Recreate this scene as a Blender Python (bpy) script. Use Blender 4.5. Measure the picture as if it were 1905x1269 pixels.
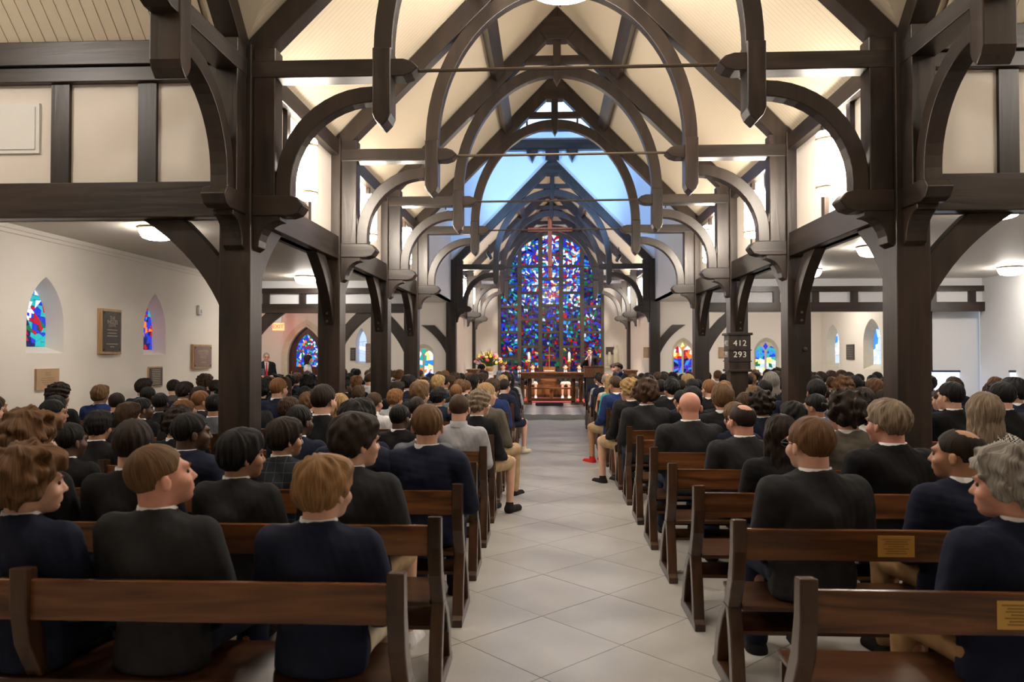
import bpy, bmesh, math, random
import numpy as np
from mathutils import Vector, Matrix

for o in list(bpy.data.objects):
    bpy.data.objects.remove(o)
random.seed(7)
rng = np.random.default_rng(7)
scene = bpy.context.scene
C = scene.collection

# ------------------------------------------------------------------ camera, world, exposure
IMG_W, IMG_H, FPX = 1905.0, 1269.0, 1400.0
YAW, PITCH = math.radians(2.58), math.radians(1.05)
CAM = Vector((-0.19, 0.0, 1.66))
cam_data = bpy.data.cameras.new('camera')
cam_data.sensor_width = 36.0
cam_data.lens = FPX / IMG_W * 36.0
cam_data.clip_start = 0.05
cam_data.dof.use_dof = True
cam_data.dof.focus_distance = 7.5
cam_data.dof.aperture_fstop = 3.2
cam = bpy.data.objects.new('camera', cam_data)
cam.location = CAM
cam.rotation_euler = (math.pi / 2 + PITCH, 0, YAW)
C.objects.link(cam)
scene.camera = cam
CAMR = cam.rotation_euler.to_matrix()

world = bpy.data.worlds.new('world')
scene.world = world
world.use_nodes = True
world.node_tree.nodes['Background'].inputs[0].default_value = (0.75, 0.85, 1.0, 1)
world.node_tree.nodes['Background'].inputs[1].default_value = 0.3
scene.view_settings.view_transform = 'Standard'
scene.view_settings.look = 'None'
scene.view_settings.gamma = 1.0
scene.view_settings.use_curve_mapping = False
scene.view_settings.exposure = 1.15
DRUM_L = 17.0
SCONCE_L = 42.0      # radiance of the clerestory lanterns
FIXTURE_L = 36.0     # radiance of the ceiling bowls
BLUE_W = 1050.0       # crossing stage lights


def at(px, py, Y):
    """point seen at pixel (px, py) at world depth Y"""
    d = CAMR @ Vector(((px - IMG_W / 2) / FPX, -(py - IMG_H / 2) / FPX, -1.0))
    t = (Y - CAM.y) / d.y
    return CAM + d * t


# ------------------------------------------------------------------ materials
def new_mat(name):
    m = bpy.data.materials.new(name)
    m.use_nodes = True
    nt = m.node_tree
    b = nt.nodes['Principled BSDF']
    return m, nt, b


def plain(name, col, rough=0.6, var=0.08, scale=6.0, bump=0.0, bscale=60.0, metal=0.0, spec=0.5, stretch=(1, 1, 1)):
    m, nt, b = new_mat(name)
    N, L = nt.nodes, nt.links
    b.inputs['Roughness'].default_value = rough
    b.inputs['Metallic'].default_value = metal
    b.inputs['Specular IOR Level'].default_value = spec
    tc = N.new('ShaderNodeTexCoord')
    mp = N.new('ShaderNodeMapping')
    mp.inputs['Scale'].default_value = stretch
    L.new(tc.outputs['Object'], mp.inputs['Vector'])
    nz = N.new('ShaderNodeTexNoise')
    nz.inputs['Scale'].default_value = scale
    nz.inputs['Detail'].default_value = 5
    L.new(mp.outputs[0], nz.inputs['Vector'])
    rp = N.new('ShaderNodeValToRGB')
    rp.color_ramp.elements[0].position = 0.3
    rp.color_ramp.elements[1].position = 0.7
    rp.color_ramp.elements[0].color = tuple(c * (1 - var) for c in col) + (1,)
    rp.color_ramp.elements[1].color = tuple(min(1, c * (1 + var)) for c in col) + (1,)
    L.new(nz.outputs['Fac'], rp.inputs[0])
    L.new(rp.outputs[0], b.inputs['Base Color'])
    if bump > 0:
        n2 = N.new('ShaderNodeTexNoise')
        n2.inputs['Scale'].default_value = bscale
        n2.inputs['Detail'].default_value = 3
        L.new(mp.outputs[0], n2.inputs['Vector'])
        bp = N.new('ShaderNodeBump')
        bp.inputs['Strength'].default_value = bump
        bp.inputs['Distance'].default_value = 0.01
        L.new(n2.outputs['Fac'], bp.inputs['Height'])
        L.new(bp.outputs[0], b.inputs['Normal'])
    return m


def wood(name, c1, c2, axis, rough=0.4, scale=3.0, bump=0.15, rings=9.0):
    """grain stretched along one axis; c1 dark, c2 light"""
    m, nt, b = new_mat(name)
    N, L = nt.nodes, nt.links
    tc = N.new('ShaderNodeTexCoord')
    oi = N.new('ShaderNodeObjectInfo')
    ad = N.new('ShaderNodeVectorMath'); ad.operation = 'ADD'
    sc = N.new('ShaderNodeVectorMath'); sc.operation = 'SCALE'
    cb = N.new('ShaderNodeCombineXYZ')
    for i in range(3):
        L.new(oi.outputs['Random'], cb.inputs[i])
    L.new(cb.outputs[0], sc.inputs[0]); sc.inputs['Scale'].default_value = 17.0
    L.new(tc.outputs['Object'], ad.inputs[0]); L.new(sc.outputs[0], ad.inputs[1])
    mp = N.new('ShaderNodeMapping')
    s = [scale * 3.2] * 3
    s['xyz'.index(axis)] = scale * 0.35
    mp.inputs['Scale'].default_value = s
    L.new(ad.outputs[0], mp.inputs['Vector'])
    nz = N.new('ShaderNodeTexNoise'); nz.inputs['Scale'].default_value = 1.0; nz.inputs['Detail'].default_value = 3
    nz.inputs['Distortion'].default_value = 0.4
    L.new(mp.outputs[0], nz.inputs['Vector'])
    mu = N.new('ShaderNodeMath'); mu.operation = 'MULTIPLY'; mu.inputs[1].default_value = rings
    L.new(nz.outputs['Fac'], mu.inputs[0])
    fr = N.new('ShaderNodeMath'); fr.operation = 'PINGPONG'; fr.inputs[1].default_value = 1.0
    L.new(mu.outputs[0], fr.inputs[0])
    rp = N.new('ShaderNodeValToRGB')
    rp.color_ramp.elements[0].color = tuple(c1) + (1,)
    rp.color_ramp.elements[1].color = tuple(c2) + (1,)
    L.new(fr.outputs[0], rp.inputs[0])
    L.new(rp.outputs[0], b.inputs['Base Color'])
    b.inputs['Roughness'].default_value = rough
    bp = N.new('ShaderNodeBump'); bp.inputs['Strength'].default_value = bump; bp.inputs['Distance'].default_value = 0.004
    L.new(fr.outputs[0], bp.inputs['Height']); L.new(bp.outputs[0], b.inputs['Normal'])
    return m


def boards(name, col, axis, pitch, rough=0.55):
    """painted beadboard: fine grooves repeating along one object axis"""
    m, nt, b = new_mat(name)
    N, L = nt.nodes, nt.links
    tc = N.new('ShaderNodeTexCoord')
    sx = N.new('ShaderNodeSeparateXYZ'); L.new(tc.outputs['Object'], sx.inputs[0])
    mu = N.new('ShaderNodeMath'); mu.operation = 'DIVIDE'; mu.inputs[1].default_value = pitch
    L.new(sx.outputs['XYZ'.index(axis.upper())], mu.inputs[0])
    fr = N.new('ShaderNodeMath'); fr.operation = 'FRACT'; L.new(mu.outputs[0], fr.inputs[0])
    gt = N.new('ShaderNodeMath'); gt.operation = 'GREATER_THAN'; gt.inputs[1].default_value = 0.12
    L.new(fr.outputs[0], gt.inputs[0])
    rp = N.new('ShaderNodeMixRGB')
    rp.inputs[1].default_value = tuple(c * 0.80 for c in col) + (1,)
    rp.inputs[2].default_value = tuple(col) + (1,)
    L.new(gt.outputs[0], rp.inputs[0]); L.new(rp.outputs[0], b.inputs['Base Color'])
    b.inputs['Roughness'].default_value = rough
    bp = N.new('ShaderNodeBump'); bp.inputs['Strength'].default_value = 0.4; bp.inputs['Distance'].default_value = 0.005
    L.new(gt.outputs[0], bp.inputs['Height']); L.new(bp.outputs[0], b.inputs['Normal'])
    return m


def glow(name, col, strength, base=None, rough=0.3):
    m, nt, b = new_mat(name)
    b.inputs['Base Color'].default_value = tuple(base or col) + (1,)
    b.inputs['Roughness'].default_value = rough
    b.inputs['Emission Color'].default_value = tuple(col) + (1,)
    b.inputs['Emission Strength'].default_value = strength
    return m


M = {}
M['plaster'] = plain('plaster_cream', (0.83, 0.77, 0.70), 0.85, 0.02, 1.5, 0.06, 40)
M['plaster_cool'] = plain('plaster_white', (0.70, 0.70, 0.72), 0.85, 0.02, 1.5, 0.05, 40)
for ax in 'xyz':
    M['timber_' + ax] = wood('dark_timber_' + ax, (0.012, 0.0078, 0.0058), (0.036, 0.0215, 0.0150), ax, 0.36, 2.2, 0.22, 5)
M['timber_c'] = wood('dark_timber_curved', (0.021, 0.0135, 0.0100), (0.042, 0.0260, 0.0185), 'z', 0.36, 1.6, 0.15, 4)
for ax in 'xyz':
    M['pew_' + ax] = wood('pew_oak_' + ax, (0.060, 0.021, 0.008), (0.190, 0.074, 0.024), ax, 0.26, 2.6, 0.10, 7)
M['pew_seat'] = wood('pew_seat_dark', (0.030, 0.012, 0.006), (0.075, 0.030, 0.013), 'x', 0.3, 2.4, 0.08, 6)  # pew wood darkened to put the shade between rows into its colour
M['pew_end'] = wood('pew_end_dark', (0.030, 0.014, 0.008), (0.075, 0.034, 0.017), 'z', 0.27, 2.2, 0.08, 5)
M['roof'] = boards('cream_beadboard', (0.80, 0.69, 0.53), 'y', 0.075)
M['roof_x'] = plain('cream_board', (0.80, 0.70, 0.54), 0.55, 0.03, 2.0)
M['aisle_ceiling'] = boards('pale_beadboard', (0.62, 0.58, 0.52), 'y', 0.06)
M['tile'] = plain('stone_tile', (0.43, 0.42, 0.40), 0.30, 0.10, 2.2, 0.05, 30)
M['grout'] = plain('grout', (0.27, 0.25, 0.22), 0.8)
M['floor'] = plain('side_floor', (0.45, 0.42, 0.38), 0.4, 0.08, 2.0)
M['marble'] = None
M['stone'] = plain('pale_stone', (0.68, 0.62, 0.48), 0.8, 0.05, 8, 0.1, 50)
M['mullion'] = plain('window_mullion', (0.085, 0.070, 0.055), 0.7, 0.06, 8)
M['lead'] = plain('window_lead', (0.035, 0.035, 0.035), 0.6)
M['white'] = plain('white_paint', (0.80, 0.80, 0.78), 0.5, 0.01)
M['brass'] = plain('brass', (0.75, 0.50, 0.16), 0.3, 0.05, metal=1.0)
M['brass_plate'] = plain('brass_plate', (0.62, 0.38, 0.09), 0.4, 0.05, metal=0.4)
M['bronze'] = plain('bronze_plaque', (0.075, 0.062, 0.055), 0.45, 0.15, 12, metal=0.3)
M['bronze_pink'] = plain('pink_bronze_plaque', (0.27, 0.18, 0.155), 0.5, 0.06, metal=0.2)
M['oak_light'] = wood('light_oak_frame', (0.42, 0.25, 0.12), (0.56, 0.36, 0.19), 'z', 0.5, 3)
M['clay'] = plain('tan_plaque', (0.46, 0.30, 0.18), 0.7, 0.05)
M['black'] = plain('black_metal', (0.02, 0.02, 0.022), 0.5)
M['iron'] = plain('iron_rod', (0.10, 0.075, 0.055), 0.4, metal=0.5)
M['ink_light'] = plain('raised_lettering', (0.42, 0.34, 0.26), 0.5)
M['ink_dark'] = plain('engraved_lettering', (0.20, 0.11, 0.03), 0.6)
M['ink_tan'] = plain('carved_lettering', (0.33, 0.21, 0.12), 0.7)
M['digit'] = plain('white_digit', (0.85, 0.83, 0.76), 0.5, 0.01)
M['lamp'] = glow('lantern_glass', (1.0, 0.90, 0.77), SCONCE_L)
M['bowl'] = glow('frosted_bowl', (1.0, 0.92, 0.82), FIXTURE_L)
M['bowl_rim'] = plain('bowl_rim', (0.62, 0.50, 0.32), 0.35, metal=0.7)
M['cross'] = wood('rust_oak_cross', (0.30, 0.065, 0.02), (0.50, 0.13, 0.04), 'z', 0.5, 3)
M['door'] = wood('red_oak_door', (0.055, 0.012, 0.010), (0.085, 0.022, 0.016), 'z', 0.35, 2)
M['choir'] = wood('choir_oak', (0.13, 0.045, 0.014), (0.22, 0.085, 0.03), 'z', 0.35, 3)
M['carpet'] = plain('red_carpet', (0.22, 0.02, 0.02), 0.95, 0.2, 40)
M['cushion'] = plain('navy_cushion', (0.008, 0.010, 0.022), 0.9)
M['wax'] = plain('candle_wax', (0.85, 0.82, 0.72), 0.5, 0.01)
M['leaf'] = plain('leaf_green', (0.06, 0.13, 0.03), 0.6, 0.3, 20)


# ------------------------------------------------------------------ mesh collector
class MB:
    def __init__(s):
        s.v, s.f = [], []

    def add(s, vs, fs):
        n = len(s.v)
        s.v += [tuple(v) for v in vs]
        s.f += [tuple(i + n for i in f) for f in fs]
        return s

    def box(s, x0, x1, y0, y1, z0, z1):
        vs = [(x, y, z) for z in (z0, z1) for y in (y0, y1) for x in (x0, x1)]
        return s.add(vs, [(0, 2, 3, 1), (4, 5, 7, 6), (0, 1, 5, 4), (2, 6, 7, 3), (0, 4, 6, 2), (1, 3, 7, 5)])

    def prism(s, pts, ext):
        """planar polygon pts (3-D) extruded by vector ext"""
        n = len(pts)
        e = Vector(ext)
        vs = [Vector(p) for p in pts] + [Vector(p) + e for p in pts]
        fs = [tuple(range(n)), tuple(range(2 * n - 1, n - 1, -1))]
        fs += [(i, (i + 1) % n, (i + 1) % n + n, i + n) for i in range(n)]
        return s.add(vs, fs)

    def ribbon(s, a, b, ext):
        """curved member between rails a and b, thickness vector ext"""
        n = len(a)
        e = Vector(ext)
        vs = [Vector(p) for p in a] + [Vector(p) for p in b] + [Vector(p) + e for p in a] + [Vector(p) + e for p in b]
        fs = []
        for i in range(n - 1):
            fs += [(i, i + 1, n + i + 1, n + i), (2 * n + i, 3 * n + i, 3 * n + i + 1, 2 * n + i + 1),
                   (i, 2 * n + i, 2 * n + i + 1, i + 1), (n + i, n + i + 1, 3 * n + i + 1, 3 * n + i)]
        fs += [(0, n, 3 * n, 2 * n), (n - 1, 3 * n - 1, 4 * n - 1, 2 * n - 1)]
        return s.add(vs, fs)

    def tube(s, path, r, n=8):
        path = [Vector(p) for p in path]
        rs = r if isinstance(r, (list, tuple)) else [r] * len(path)
        vs, fs = [], []
        for i, p in enumerate(path):
            t = (path[min(i + 1, len(path) - 1)] - path[max(i - 1, 0)]).normalized()
            u = t.cross(Vector((0, 0, 1)) if abs(t.z) < 0.9 else Vector((1, 0, 0))).normalized()
            w = t.cross(u)
            vs += [p + (u * math.cos(2 * math.pi * k / n) + w * math.sin(2 * math.pi * k / n)) * rs[i] for k in range(n)]
        for i in range(len(path) - 1):
            fs += [(i * n + k, i * n + (k + 1) % n, (i + 1) * n + (k + 1) % n, (i + 1) * n + k) for k in range(n)]
        fs += [tuple(range(n - 1, -1, -1)), tuple((len(path) - 1) * n + k for k in range(n))]
        return s.add(vs, fs)

    def lathe(s, prof, c=(0, 0, 0), n=24, sx=1, sy=1):
        vs, fs = [], []
        for r, z in prof:
            vs += [(c[0] + sx * r * math.cos(2 * math.pi * k / n), c[1] + sy * r * math.sin(2 * math.pi * k / n), c[2] + z) for k in range(n)]
        for i in range(len(prof) - 1):
            fs += [(i * n + k, i * n + (k + 1) % n, (i + 1) * n + (k + 1) % n, (i + 1) * n + k) for k in range(n)]
        fs += [tuple(range(n - 1, -1, -1)), tuple((len(prof) - 1) * n + k for k in range(n))]
        return s.add(vs, fs)

    def mesh(s, name, mat, smooth=False, bevel=0.0):
        me = bpy.data.meshes.new(name)
        me.from_pydata([tuple(v) for v in s.v], [], s.f)
        bm = bmesh.new(); bm.from_mesh(me)
        bmesh.ops.recalc_face_normals(bm, faces=bm.faces)
        if bevel > 0:
            es = [e for e in bm.edges if len(e.link_faces) == 2 and e.calc_face_angle(0) > 0.6]
            bmesh.ops.bevel(bm, geom=es, offset=bevel, segments=2, affect='EDGES', profile=0.5)
        bm.to_mesh(me); bm.free()
        if mat is not None:
            me.materials.append(mat)
        if smooth:
            for p in me.polygons:
                p.use_smooth = True
        return me

    def build(s, name, mat, parent=None, smooth=False, bevel=0.0):
        return inst(name, s.mesh(name, mat, smooth, bevel), parent)


def inst(name, me, parent=None, loc=None, rotz=None, mat=None):
    o = bpy.data.objects.new(name, me)
    C.objects.link(o)
    if parent is not None:
        o.parent = parent
    if loc is not None:
        o.location = loc
    if rotz is not None:
        o.rotation_euler = (0, 0, rotz)
    if mat is not None:
        o.material_slots[0].link = 'OBJECT'
        o.material_slots[0].material = mat
    return o


def tag(o, label, cat, group=None):
    o['label'] = label; o['category'] = cat
    if group:
        o['group'] = group
    return o


def thing(name, label, cat, loc=(0, 0, 0), rotz=0.0, group=None):
    o = bpy.data.objects.new(name, None)
    o.empty_display_size = 0.1
    C.objects.link(o)
    o.location = loc; o.rotation_euler = (0, 0, rotz)
    return tag(o, label, cat, group)


def struct(name, mb, mat, label=None, smooth=False):
    o = mb.build(name, mat, None, smooth)
    o['kind'] = 'structure'
    if label:
        o['label'] = label
    return o


def box(name, mat, parent, *b, bevel=0.0):
    return MB().box(*b).build(name, mat, parent, bevel=bevel)


def text_mesh(txt, size, depth, mat, align='CENTER'):
    cu = bpy.data.curves.new('txt', 'FONT')
    cu.body = txt; cu.size = size; cu.extrude = depth
    cu.align_x = align; cu.align_y = 'CENTER'
    o = bpy.data.objects.new('txt', cu)
    C.objects.link(o)
    me = bpy.data.meshes.new_from_object(o.evaluated_get(bpy.context.evaluated_depsgraph_get()))
    bpy.data.objects.remove(o); bpy.data.curves.remove(cu)
    me.materials.clear(); me.materials.append(mat)
    return me


def dup(root, loc, rotz=None):
    r = root.copy(); C.objects.link(r); r.location = loc
    if rotz is not None:
        r.rotation_euler = (0, 0, rotz)
    for ch in root.children:
        c = ch.copy(); C.objects.link(c); c.parent = r
        for g in ch.children:
            d = g.copy(); C.objects.link(d); d.parent = c
    return r


ORD = ['first', 'second', 'third', 'fourth', 'fifth', 'sixth', 'seventh', 'eighth', 'ninth', 'tenth', 'eleventh', 'twelfth',
       'thirteenth', 'fourteenth', 'fifteenth', 'sixteenth', 'seventeenth', 'eighteenth', 'nineteenth', 'twentieth']

# ------------------------------------------------------------------ key dimensions (metres; Y runs up the nave)
XI = 2.85                 # inner face of posts
XC = 2.995                # post centre line
POSTS_Y = [6.80, 9.75, 12.70, 15.65]
Y5, Y6, Y7 = 22.25, 25.5, 28.45
YE = 29.55                # east wall
H1, H2 = 2.90, 3.20       # arcade plate
H3, H4 = 4.25, 4.50       # wall plate
RIDGE = 7.55
SL = (RIDGE - H4) / 2.95
AC = 3.22                 # aisle ceiling
ROWS = [2.72 + 0.945 * k for k in range(17)]


def roof_h(x):
    return RIDGE - SL * abs(x)

# ------------------------------------------------------------------ polygons, arches, glass
def atx(px, py, X):
    """point seen at pixel (px, py) on the plane x = X"""
    d = CAMR @ Vector(((px - IMG_W / 2) / FPX, -(py - IMG_H / 2) / FPX, -1.0))
    return CAM + d * ((X - CAM.x) / d.x)


def parch(cx, z0, w, spring, apex, n=10):
    """pointed arch outline, counter-clockwise (u, z)"""
    a = w / 2; r = apex - spring
    R = (a * a + r * r) / (2 * a)
    th = math.asin(min(1, r / R))
    pts = [(cx - a, z0), (cx + a, z0)]
    pts += [(cx + a - R + R * math.cos(th * i / n), spring + R * math.sin(th * i / n)) for i in range(n + 1)]
    pts += [(cx - a + R - R * math.cos(th * i / n), spring + R * math.sin(th * i / n)) for i in range(n - 1, -1, -1)]
    return pts


def clip(poly, loop):
    out = list(poly)
    n = len(loop)
    for i in range(n):
        ax, ay = loop[i]; bx, by = loop[(i + 1) % n]
        src, out = out, []
        if not src:
            return []
        side = lambda p: (bx - ax) * (p[1] - ay) - (by - ay) * (p[0] - ax)
        for j in range(len(src)):
            p, q = src[j], src[(j + 1) % len(src)]
            sp, sq = side(p), side(q)
            if sp >= 0:
                out.append(p)
            if (sp > 0 and sq < 0) or (sp < 0 and sq > 0):
                t = sp / (sp - sq)
                out.append((p[0] + (q[0] - p[0]) * t, p[1] + (q[1] - p[1]) * t))
    return out


def parea(p):
    return 0.5 * sum(p[i][0] * p[(i + 1) % len(p)][1] - p[(i + 1) % len(p)][0] * p[i][1] for i in range(len(p)))


def shatter(poly, cell, rnd):
    """split a convex polygon by random chords until pieces are about cell across"""
    todo, done = [poly], []
    while todo:
        p = todo.pop()
        A = abs(parea(p))
        if A < cell * cell * rnd.uniform(0.45, 1.5):
            done.append(p); continue
        us = [q[0] for q in p]; zs = [q[1] for q in p]
        cu = sum(us) / len(us); cz = sum(zs) / len(zs)
        wide = (max(us) - min(us)) > (max(zs) - min(zs))
        ang = (math.pi / 2 if wide else 0) + rnd.gauss(0, 0.32)
        cu += rnd.uniform(-.12, .12) * (max(us) - min(us)); cz += rnd.uniform(-.12, .12) * (max(zs) - min(zs))
        dx, dz = math.cos(ang), math.sin(ang)
        B = 20
        left = [(cu - dx * B, cz - dz * B), (cu + dx * B, cz + dz * B), (cu + dx * B - dz * B, cz + dz * B + dx * B), (cu - dx * B - dz * B, cz - dz * B + dx * B)]
        right = [(cu + dx * B, cz + dz * B), (cu - dx * B, cz - dz * B), (cu - dx * B + dz * B, cz - dz * B - dx * B), (cu + dx * B + dz * B, cz + dz * B - dx * B)]
        a, b = clip(p, left), clip(p, right)
        if len(a) > 2 and len(b) > 2:
            todo += [a, b]
        else:
            done.append(p)
    return done


def inset(p, g):
    cu = sum(q[0] for q in p) / len(p); cz = sum(q[1] for q in p) / len(p)
    out = []
    for u, z in p:
        d = math.hypot(u - cu, z - cz) or 1
        f = max(0.3, 1 - g / d)
        out.append((cu + (u - cu) * f, cz + (z - cz) * f))
    return out


GLASS = {}
for nm, col, st in (('blue', (0.02, 0.05, 0.75), 0.75), ('sky', (0.04, 0.28, 0.85), 0.9), ('violet', (0.14, 0.03, 0.55), 0.6),
                    ('red', (0.65, 0.015, 0.04), 0.6), ('green', (0.01, 0.28, 0.10), 0.45), ('teal', (0.02, 0.45, 0.50), 0.9),
                    ('white', (0.75, 0.85, 1.0), 1.1), ('amber', (0.90, 0.45, 0.08), 0.8), ('navy', (0.01, 0.015, 0.20), 0.4),
                    ('smoke', (0.05, 0.06, 0.07), 0.6), ('wine', (0.22, 0.01, 0.03), 0.35), ('yellow', (0.95, 0.85, 0.25), 1.1),
                    ('orange', (0.95, 0.22, 0.03), 0.9), ('ice', (0.55, 0.70, 1.0), 0.95)):
    GLASS[nm] = glow('glass_' + nm, col, st * 0.5, tuple(c * .3 for c in col), 0.15)


def on_plane(plane, const):
    if plane == 'y':
        return lambda u, z, d=0.0: (u, const + d, z)
    return lambda u, z, d=0.0: (const + d, u, z)


def panes(parent, polys, cols, plane, const, depth, limit=300, gap=0.010):
    """each glass piece a thin slab of its own; past the limit they join into one part"""
    f = on_plane(plane, const)
    items = sorted(zip(polys, cols), key=lambda t: -abs(parea(t[0])))
    ext = Vector(f(0, 0, depth)) - Vector(f(0, 0, 0))
    for p, c in items[:limit]:
        MB().prism([f(u, z) for u, z in inset(p, gap)], ext).build('pane', GLASS[c], parent)
    rest = items[limit:]
    if rest:
        me = bpy.data.meshes.new('small_panes')
        vs, fs, ms = [], [], []
        names = sorted(GLASS)
        for p, c in rest:
            n = len(vs); q = inset(p, gap)
            vs += [f(u, z) for u, z in q] + [tuple(Vector(f(u, z)) + ext) for u, z in q]
            k = len(q)
            fs += [tuple(n + i for i in range(k)), tuple(n + 2 * k - 1 - i for i in range(k))]
            fs += [(n + i, n + (i + 1) % k, n + k + (i + 1) % k, n + k + i) for i in range(k)]
            ms += [names.index(c)] * (k + 2)
        me.from_pydata(vs, [], fs)
        for nme in names:
            me.materials.append(GLASS[nme])
        me.polygons.foreach_set('material_index', ms)
        o = inst('small_panes', me, parent); o['kind'] = 'stuff'


def wall_with_holes(name, plane, const, u0, u1, z0, z1, holes, mat, label=None):
    bm = bmesh.new()
    f = on_plane(plane, const)
    edges = []
    for loop in [[(u0, z0), (u1, z0), (u1, z1), (u0, z1)]] + holes:
        vs = [bm.verts.new(f(u, z)) for u, z in loop]
        edges += [bm.edges.new((vs[i], vs[(i + 1) % len(vs)])) for i in range(len(vs))]
    bmesh.ops.triangle_fill(bm, use_beauty=True, use_dissolve=False, edges=edges)
    me = bpy.data.meshes.new(name); bm.to_mesh(me); bm.free()
    me.materials.append(mat)
    o = inst(name, me); o['kind'] = 'structure'
    if label:
        o['label'] = label
    return o


def lancet(n, plane, const, out, cu, z0, w, spring, apex, depth, splay, cols, cell, label, seed, stone=None, twolight=False, rebate=True):
    """pointed window in a splayed reveal. out = +1/-1 direction away from the room. Returns hole outline."""
    rnd = random.Random(seed)
    f = on_plane(plane, const)
    outer = parch(cu, z0, w, spring, apex)
    w2 = w - 2 * splay
    inner = parch(cu, z0 + splay * 1.2, w2, spring, apex - splay * 1.6)
    root = MB()
    k = len(outer)
    a = [f(u, z, 0) for u, z in outer] + [f(u, z, out * depth) for u, z in inner]
    root.add(a, [(i, (i + 1) % k, k + (i + 1) % k, k + i) for i in range(k)])
    o = root.build('window_%d' % n, stone or M['plaster']); o['kind'] = 'structure'; o['label'] = label
    # backing lead net, then the coloured pieces proud of it
    ext = Vector(f(0, 0, out * 0.02)) - Vector(f(0, 0, 0))
    MB().prism([f(u, z, out * (depth + 0.002)) for u, z in parch(cu, z0 + splay * 1.2 - .02, w2 + .04, spring, apex - splay * 1.6 + .02)], ext).build('lead_net', M['lead'], o)
    zones = [inner]
    if twolight:
        zones = []
        mw = w2 * 0.10
        for s in (-1, 1):
            cx = cu + s * (w2 / 4 + mw / 4)
            zones.append(parch(cx, z0 + splay * 1.2, w2 / 2 - mw * .5, spring, spring + (apex - spring) * .45))
        zones.append([(cu - w2 * .13, spring + (apex - spring) * .42), (cu, spring + (apex - spring) * .18), (cu + w2 * .13, spring + (apex - spring) * .42), (cu, spring + (apex - spring) * .68)])
        MB().prism([f(u, z, out * (depth - 0.012)) for u, z in inner], Vector(f(0, 0, out * 0.010)) - Vector(f(0, 0, 0))).build('tracery', stone or M['stone'], o)
    for zn in zones:
        ps = [p for p in shatter(zn, cell, rnd) if abs(parea(p)) > 1e-4]
        cs = []
        for p in ps:
            zc = sum(q[1] for q in p) / len(p)
            t = (zc - z0) / max(.01, apex - z0)
            cs.append(rnd.choice(cols(t)))
        panes(o, ps, cs, plane, const + out * (depth - (0.026 if twolight else 0.012)), out * 0.012, 300, 0.006 if cell > .06 else 0.004)
    return outer


# ------------------------------------------------------------------ floors
struct('floor', MB().box(-10, 10, -4.2, 30.2, -0.20, -0.010), M['floor'])
fl = bpy.data.objects['floor']
ts = 0.645
hd = ts / math.sqrt(2)
g = 0.0035
tile_me = MB().prism([(-hd + g, 0, -.012), (0, -hd + g, -.012), (hd - g, 0, -.012), (0, hd - g, -.012)], (0, 0, .012)).mesh('tile', M['tile'])
box('grout_bed', M['grout'], fl, -2.9, 2.9, 0.9, 19.4, -0.012, -0.006)
tx0, ty0 = 0.24, 4.36      # a joint crossing in the aisle
for j in range(-9, 36):
    for i in range(-8, 9):
        x, y = tx0 + i * hd, ty0 + j * hd
        if (i + j) % 2 and abs(x) < 2.75 and 0.9 < y < 19.1:
            inst('tile', tile_me, fl, (x, y, random.uniform(-.0006, .0006)))

# chancel platform with chequered marble
m, nt, b = new_mat('chequered_marble')
tc = nt.nodes.new('ShaderNodeTexCoord'); mp = nt.nodes.new('ShaderNodeMapping')
mp.inputs['Rotation'].default_value = (0, 0, math.radians(45))
ck = nt.nodes.new('ShaderNodeTexChecker'); ck.inputs['Scale'].default_value = 1 / 0.36
ck.inputs['Color1'].default_value = (0.80, 0.80, 0.80, 1); ck.inputs['Color2'].default_value = (0.30, 0.30, 0.34, 1)
nt.links.new(tc.outputs['Object'], mp.inputs[0]); nt.links.new(mp.outputs[0], ck.inputs['Vector'])
nt.links.new(ck.outputs[0], b.inputs['Base Color']); b.inputs['Roughness'].default_value = 0.25
M['marble'] = m
PLAT = 0.13
cp = struct('floor_chancel', MB().box(-2.85, 2.85, 19.4, 29.6, 0, PLAT), M['marble'], 'chequered marble chancel platform up one grey step')
box('step_riser', plain('grey_step', (0.20, 0.20, 0.20), 0.5), cp, -2.86, 2.86, 19.385, 19.40, 0, PLAT - .012)
box('carpet_runner', M['carpet'], cp, -2.2, 2.2, 23.9, 26.6, PLAT, PLAT + .03)

# ------------------------------------------------------------------ outer walls and ceilings
col_fig = lambda t: (['teal', 'teal', 'sky', 'white', 'green'] if t > .72 else ['blue', 'white', 'teal', 'blue', 'red', 'navy'] if t > .4 else ['blue', 'teal', 'smoke', 'navy', 'green', 'red'])
col_fig2 = lambda t: (['sky', 'blue', 'red', 'teal'] if t > .6 else ['red', 'blue', 'orange', 'navy', 'blue'])
XL = -6.60
W1, W2 = atx(84, 510, XL), atx(287, 548, XL)
h1 = lancet(1, 'x', XL, -1, 9.37, atx(84, 657, XL).z, 0.72, 2.05, 2.66, 0.21, 0.07, col_fig, 0.085, 'pointed niche window with teal and blue figure glass, nearest on left wall', 11, M['plaster'])
h2 = lancet(2, 'x', XL, -1, 12.07, 1.66, 0.70, 2.05, 2.66, 0.21, 0.07, col_fig2, 0.085, 'pointed niche window with red and blue glass beside dark bronze plaque', 12, M['plaster'])
wl = wall_with_holes('wall_left', 'x', XL, 6.8, 15.8, 0, AC, [h1, h2], M['plaster'], 'cream plaster aisle wall on the left')
for i, (za, zb, d) in enumerate(((AC - .10, AC - .055, .03), (AC - .055, AC, .06))):
    box('crown_moulding', M['plaster'], wl, XL, XL + d, 6.95, 15.6, za, zb)
struct('wall_left_transept', MB().box(-9.6, -9.5, 15.65, 22.4, 0, AC), M['plaster'])
struct('wall_right_aisle', MB().box(8.65, 8.75, 6.8, 15.75, 0, AC), M['plaster_cool'])
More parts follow.
